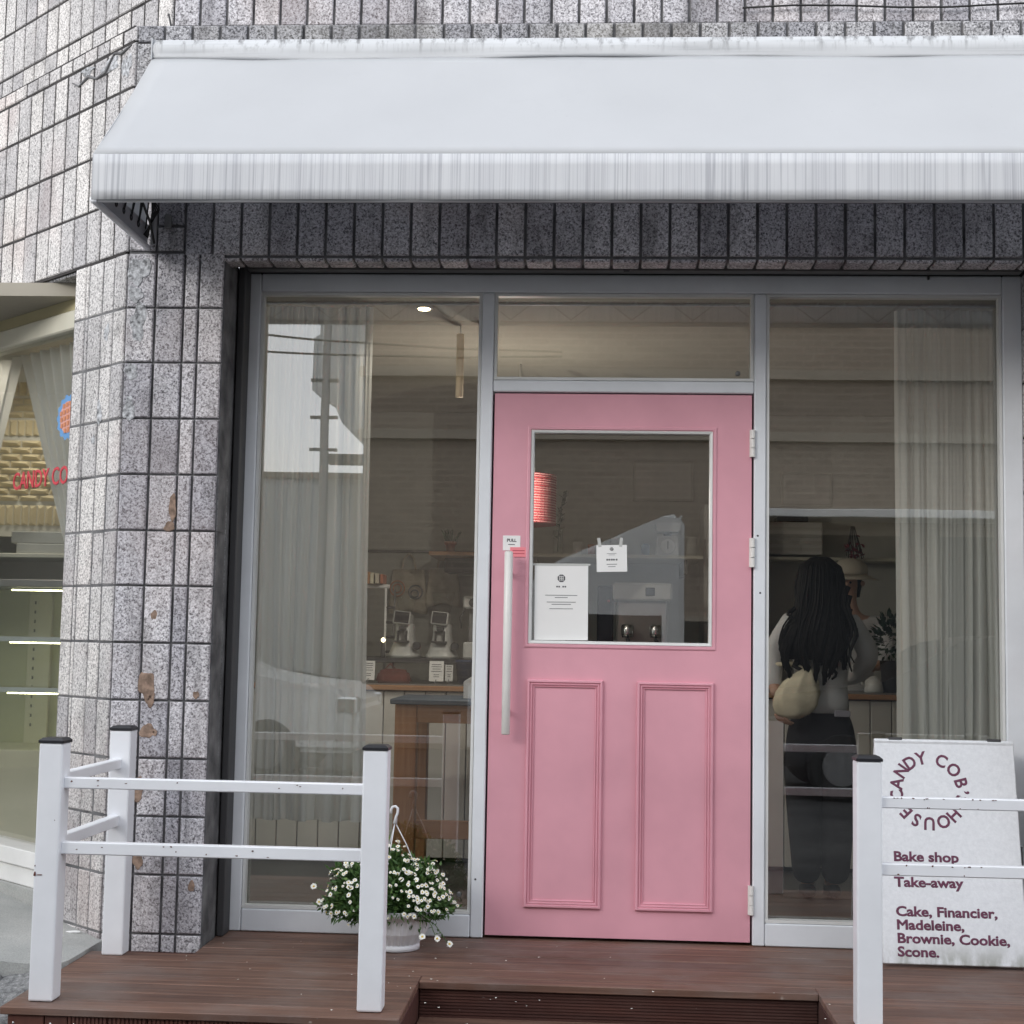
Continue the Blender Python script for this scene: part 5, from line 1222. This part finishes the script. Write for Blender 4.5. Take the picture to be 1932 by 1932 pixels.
# ------------------------------------------------------------------ railings
WP, HP, YFp, YBp = .076, .786, -1.222, -.545
def post(parent, x, y):
    p_ = box('post', x, x + WP, y, y + WP, .001, HP, 'white_post', parent, .006, None, 2)
    bm = bmesh.new(); c = [(x - .002, y - .002), (x + WP + .002, y - .002), (x + WP + .002, y + WP + .002), (x - .002, y + WP + .002)]
    lo = [bm.verts.new((a, b_, HP)) for a, b_ in c]; mi = [bm.verts.new((a, b_, HP + .008)) for a, b_ in c]; mx_, my_ = x + WP / 2, y + WP / 2
    hi = [bm.verts.new((mx_ + (a - mx_) * .75, my_ + (b_ - my_) * .75, HP + .016)) for a, b_ in c]
    bm.faces.new(lo[::-1]); bm.faces.new(hi)
    for A_, B_ in ((lo, mi), (mi, hi)):
        for i in range(4): bm.faces.new((A_[i], A_[(i + 1) % 4], B_[(i + 1) % 4], B_[i]))
    finish('cap', bm, 'black_cap', p_); return p_
def bar(parent, x0, x1, y0, y1, z0, z1): return box('rail', x0, x1, y0, y1, z0, z1, 'white_post', parent, .003)
SP = random.Random(6)
def specks(parent, spots, mat='rust'):
    bm = bmesh.new()
    for (x, y, z, w, h) in spots:
        f_ = [SP.uniform(.5, 1.2) for _ in range(7)]; a_ = [bm.verts.new((x + w * q * cos(.9 * i), y - .0008, z + h * q * sin(.9 * i))) for i, q in enumerate(f_)]; b_ = [bm.verts.new((v.co.x, y + .001, v.co.z)) for v in a_]
        bm.faces.new(a_); bm.faces.new(b_[::-1])
        for i in range(7): bm.faces.new((a_[i], a_[(i + 1) % 7], b_[(i + 1) % 7], b_[i]))
    o = finish('paint_chips', bm, mat, parent); o['kind'] = 'stuff'
PL, PC, PRX = -1.312, -.296, 1.203
r1 = empty('railing', (-.8, -1.2, 0), 'white square post railing standing on the deck left of the flower pot', 'railing', 'deck railings')
pf = post(r1, PL, YFp); post(r1, PL, YBp); post(r1, PC, YFp)
for z0, z1 in ((.646, .680), (.444, .482)):
    bar(r1, PL + WP - .001, PC + .001, YFp + .022, YFp + .056, z0, z1); bar(r1, PL + .012, PL + .046, YFp + WP - .001, YBp + .001, z0 + .006, z1 + .006)
specks(r1, [(SP.uniform(PL + .1, PC - .02), YFp + .0215, z + SP.uniform(-.012, .014), SP.uniform(.0015, .005), SP.uniform(.001, .003)) for z in (.663, .463) for _ in range(9)])
specks(r1, [(PL + .004, YFp - .0006, .385, .004, .010), (PL + .018, YFp - .0006, .383, .014, .0025), (PL + .06, YFp - .0006, .55, .0018, .002), (PL + .004, YFp - .0006, .41, .002, .003)])
r2 = empty('railing', (1.7, -1.2, 0), 'white square post railing standing on the deck in front of the sign board', 'railing', 'deck railings')
post(r2, PRX, YFp); post(r2, 2.35, YFp)
for z0, z1 in ((.646, .680), (.446, .482)): bar(r2, PRX + WP - .001, 2.351, YFp + .022, YFp + .056, z0, z1)
specks(r2, [(SP.uniform(1.30, 1.62), YFp + .0215, z + SP.choice((-.013, .012, .014)), SP.uniform(.0015, .005), SP.uniform(.001, .003)) for z in (.663, .464, .663) for _ in range(8)])

# ------------------------------------------------------------------ sign board
sg = empty('sign_board', (1.70, -.3, 0), 'white folding board with plum lettering leaning behind the right railing', 'sign')
U, V = Vector((1, 0, 0)), Vector((0, .17, .781)).normalized(); NB = U.cross(V); B0 = Vector((0, -.34, .012))
def BM(x, v, d=0): return basis(B0 + U * x + V * v + NB * d, U, V, NB)
m, nt, b = newmat('board_white'); v_ = pos(nt)
base = ramp(nt, noise(nt, v_, 60, 4, .7), [(.3, (.70, .72, .75)), (.7, (.80, .82, .85))]); fs = noise(nt, pos(nt, (20, 20, 6)), 1.0, 4)
geo = nt.nodes.new('ShaderNodeSeparateXYZ'); nt.links.new(v_, geo.inputs[0]); mr = N(nt, 'ShaderNodeMapRange'); mr.inputs['From Min'].default_value = .10; mr.inputs['From Max'].default_value = .0; nt.links.new(geo.outputs['Z'], mr.inputs['Value'])
mm = nt.nodes.new('ShaderNodeMath'); mm.operation = 'MULTIPLY'; nt.links.new(mr.outputs[0], mm.inputs[0]); nt.links.new(ramp(nt, fs, [(.42, (0,) * 3), (.62, (1,) * 3)]), mm.inputs[1])
nt.links.new(mix(nt, mm.outputs[0], base, (.30, .31, .27)), b.inputs['Base Color']); b.inputs['Roughness'].default_value = .6; bump(nt, b, noise(nt, v_, 90, 3), .25, .003)
bd = box('front_panel', 1.447, 1.955, 0, .80, -.018, 0, 'board_white', sg, .003, basis(B0, U, V, NB))
bk = Vector((0, -.18, .781)).normalized(); box('back_panel', 1.447, 1.955, 0, .80, 0, .015, 'board_white', sg, .003, basis((0, .018, .012), U, bk, U.cross(bk)))
for x in (1.50, 1.86): box('hinge', x, x + .05, .785, .806, -.03, .0015, 'dark_metal', sg, .002, basis(B0, U, V, NB))
box('side_strap', 1.957, 1.962, -.25, -.06, .33, .42, 'dark_metal', sg, 0)
runs = []; CX_, CV_, RR = 1.640, .6125, .098
for ch, ang in (('C', -100), ('A', -79), ('N', -55), ('D', -33.5), ('Y', -12), ('C', 24), ('O', 50), ('B', 75), ('’', 92), ('S', 105), ('H', 136), ('O', 158), ('U', 183), ('S', 206), ('E', 227)):
    a = radians(ang); c = B0 + U * (CX_ + RR * sin(a)) + V * (CV_ + RR * cos(a)) + NB * .0004
    u = U * cos(a) - V * sin(a); w = U * sin(a) + V * cos(a); runs.append((ch, .064, basis(c, u, w, NB) @ Matrix.Diagonal((.93, 1, 1, 1)), .0017, 'CENTER'))
lettering('round_lettering', runs, 'ink_plum', bd)
for t, v, s in (('Bake shop', .358, .048), ('Take-away', .268, .048), ('Cake, Financier,', .166, .0475), ('Madeleine,', .1195, .0475), ('Brownie, Cookie,', .073, .0475), ('Scone.', .027, .0475)): lettering('printed_line', [(t, s, BM(1.498, v, .0006) @ Matrix.Diagonal((1.17, 1, 1, 1)), .0016, 'LEFT')], 'ink_plum', bd)

# ------------------------------------------------------------------ flower pot
fx, fy = -.303, -.275
fpn = empty('flower_pot', (fx, fy, 0), 'white ribbed hanging pot of small white daisies standing on the deck', 'flower pot')
lathe('foot', [(.078, 0), (.086, .002), (.086, .020), (.080, .022)], (fx, fy, .001), 'pot_white', fpn, 48)
lathe('bowl', [(.074, .018), (.084, .022), (.112, .065), (.124, .105), (.127, .118)], (fx, fy, .001), 'pot_white', fpn, 112, False, rib=1, ribamp=-.03)
lathe('rim', [(.125, .116), (.131, .118), (.133, .128), (.140, .130), (.141, .148), (.136, .150), (.128, .148), (.12, .11)], (fx, fy, .001), 'pot_white', fpn, 64)
lathe('soil', [(.01, .112), (.119, .112), (.119, .118), (.01, .124)], (fx, fy, .001), 'leather_brown', fpn, 32)
hk = bmesh.new(); hx, hz = -.318, .505
pts = [(hx - .016, fy, hz - .018), (hx - .016, fy, hz - .004), (hx - .010, fy, hz + .006), (hx, fy, hz + .008), (hx + .009, fy, hz + .001), (hx + .009, fy, hz - .014), (hx + .003, fy, hz - .03), (hx, fy, hz - .055)]
atube(hk, pts, [.005] * 7 + [.008], 8)
for a in (0.2, 2.3, 4.4): atube(hk, [(hx, fy, hz - .05), (hx + .3 * (fx + .13 * cos(a) - hx), fy + .04 * sin(a), hz - .13), (fx + .132 * cos(a), fy + .132 * sin(a), .14)], .0022, 5)
finish('hanger', hk, 'pot_white', fpn, True)
r = random.Random(17); fo = bmesh.new()
def mound(d):   # surface point of the mound in direction d
    return Vector((fx - .035 + d.x * .242 * (1 + .08 * sin(5 * d.z + 3 * d.x)), fy + d.y * .17, .165 + (d.z * (.190 + .022 * sin(6 * d.x + 2) + .015 * sin(11 * d.y)) if d.z > 0 else d.z * .08)))
for k in range(9000):
    d = Vector((r.gauss(0, 1), r.gauss(0, 1), r.gauss(.25, 1))).normalized(); p = Vector((fx, fy, .165)).lerp(mound(d), r.uniform(.35, 1.0) ** .6 * r.uniform(.80, 1.08))
    dd = (d + Vector((r.gauss(0, .6), r.gauss(0, .6), r.gauss(.25, .6)))).normalized(); leaf(fo, p, dd, (r.gauss(0, 1), r.gauss(0, 1), 1), r.uniform(.016, .034), r.uniform(.003, .007))
for k in range(60):
    d = Vector((r.gauss(0, 1), r.gauss(0, 1), r.gauss(.5, .6))).normalized(); atube(fo, [(fx, fy, .13), tuple(Vector((fx, fy, .14)).lerp(mound(d), .6)), tuple(mound(d))], .0012, 4, False)
for tip in ((-.605, fy - .02, .215), (-.58, fy - .05, .165), (-.14, fy - .12, .06), (-.10, fy - .09, .035), (-.20, fy - .15, .07)):
    b0 = Vector((fx + (.10 if tip[0] > fx else -.12), fy - .10, .14)); q = (b0 + Vector(tip)) / 2 + Vector((0, 0, .02)); atube(fo, [tuple(b0), tuple(q), tip], .0014, 4, False)
    for k in range(12): t = r.random(); leaf(fo, b0.lerp(Vector(tip), t) + Vector((0, 0, .015)), (r.gauss(0, 1), r.gauss(0, 1), r.gauss(0, 1)), (0, .3, 1), .016, .004)
fl = finish('foliage', fo, 'foliage', fpn); fl['kind'] = 'stuff'
def flower_mesh(np_, seed):
    rr = random.Random(seed); bm = bmesh.new(); R = .0115
    for k in range(np_):
        a = 2 * pi * k / np_ + rr.uniform(-.1, .1); L = R * rr.uniform(.85, 1.1); w = R * .30; e = Vector((cos(a), sin(a), 0)); s = Vector((-sin(a), cos(a), 0)); up = rr.uniform(-.1, .25)
        q = [e * R * .2 - s * w * .4, e * L * .7 - s * w + Vector((0, 0, up * L * .6)), e * L + Vector((0, 0, up * L * .7)), e * L * .7 + s * w + Vector((0, 0, up * L * .6)), e * R * .2 + s * w * .4]
        bm.faces.new([bm.verts.new(p) for p in q])
    n0 = len(bm.faces); c = [bm.verts.new((R * .32 * cos(2 * pi * k / 7), R * .32 * sin(2 * pi * k / 7), .0008)) for k in range(7)]; t = bm.verts.new((0, 0, .004))
    for k in range(7): bm.faces.new((c[k], c[(k + 1) % 7], t))
    me = bpy.data.meshes.new('flower'); bm.faces.ensure_lookup_table()
    for i, f in enumerate(bm.faces): f.material_index = 0 if i < n0 else 1
    bm.to_mesh(me); bm.free(); me.materials.append(MAT['petal']); me.materials.append(MAT['pollen']); return me
FMs = [flower_mesh(n_, s_) for n_, s_ in ((9, 1), (11, 2), (10, 3), (8, 4))]
def put_flower(p, d, s):
    o = bpy.data.objects.new('flower', r.choice(FMs)); C.objects.link(o); attach(o, fpn); o.location = p
    o.rotation_euler = Vector(d).to_track_quat('Z', 'Y').to_euler(); o.scale = (s, s, s)
CLs = [Vector((r.gauss(.15, 1), r.gauss(-.45, .8), r.gauss(.5, .6))).normalized() for _ in range(34)]
k = 0
while k < 260:
    d = (r.choice(CLs) + Vector((r.gauss(0, .22), r.gauss(0, .22), r.gauss(0, .2)))).normalized() if r.random() < .8 else Vector((r.gauss(0, 1), r.gauss(-.35, 1), r.gauss(.35, .8))).normalized()
    if d.z < -.3 and r.random() < .8: continue
    if d.z < .15 and r.random() < .5: continue
    p = mound(d) + d * r.uniform(-.004, .018); put_flower(p, (d * .6 + Vector((r.gauss(0, .3), -.45 + r.gauss(0, .3), .35))).normalized(), r.uniform(.42, .9)); k += 1
for p in ((-.61, fy - .02, .218), (-.583, fy - .05, .168), (-.14, fy - .125, .064), (-.098, fy - .092, .04), (-.19, fy - .155, .075)): put_flower(p, (.1, -.8, .5), 1.1)

# fallen petals and grit on the boards
r = random.Random(31); bm = bmesh.new()
def fleck(x, y, z, q, a):
    pts = [(x + q * cos(a + k * 1.26) * r.uniform(.6, 1.1), y + q * .7 * sin(a + k * 1.26), z + .0012 + .0015 * (k % 2)) for k in range(5)]
    bm.faces.new([bm.verts.new(p) for p in pts])
for k in range(46):
    fleck(r.gauss(-.30, .42) if k < 30 else r.uniform(-1.25, 1.9), r.uniform(-1.25, -.06), .001, r.uniform(.0025, .006), r.uniform(0, 6))
for k in range(10): fleck(r.uniform(-.14, 1.1), r.uniform(-1.1, -.79), -.1155, r.uniform(.003, .006), r.uniform(0, 6))
o = finish('fallen_petals', bm, 'petal'); tag(o, 'scattered white petals and grit lying on the deck boards', 'petals', kind='stuff')
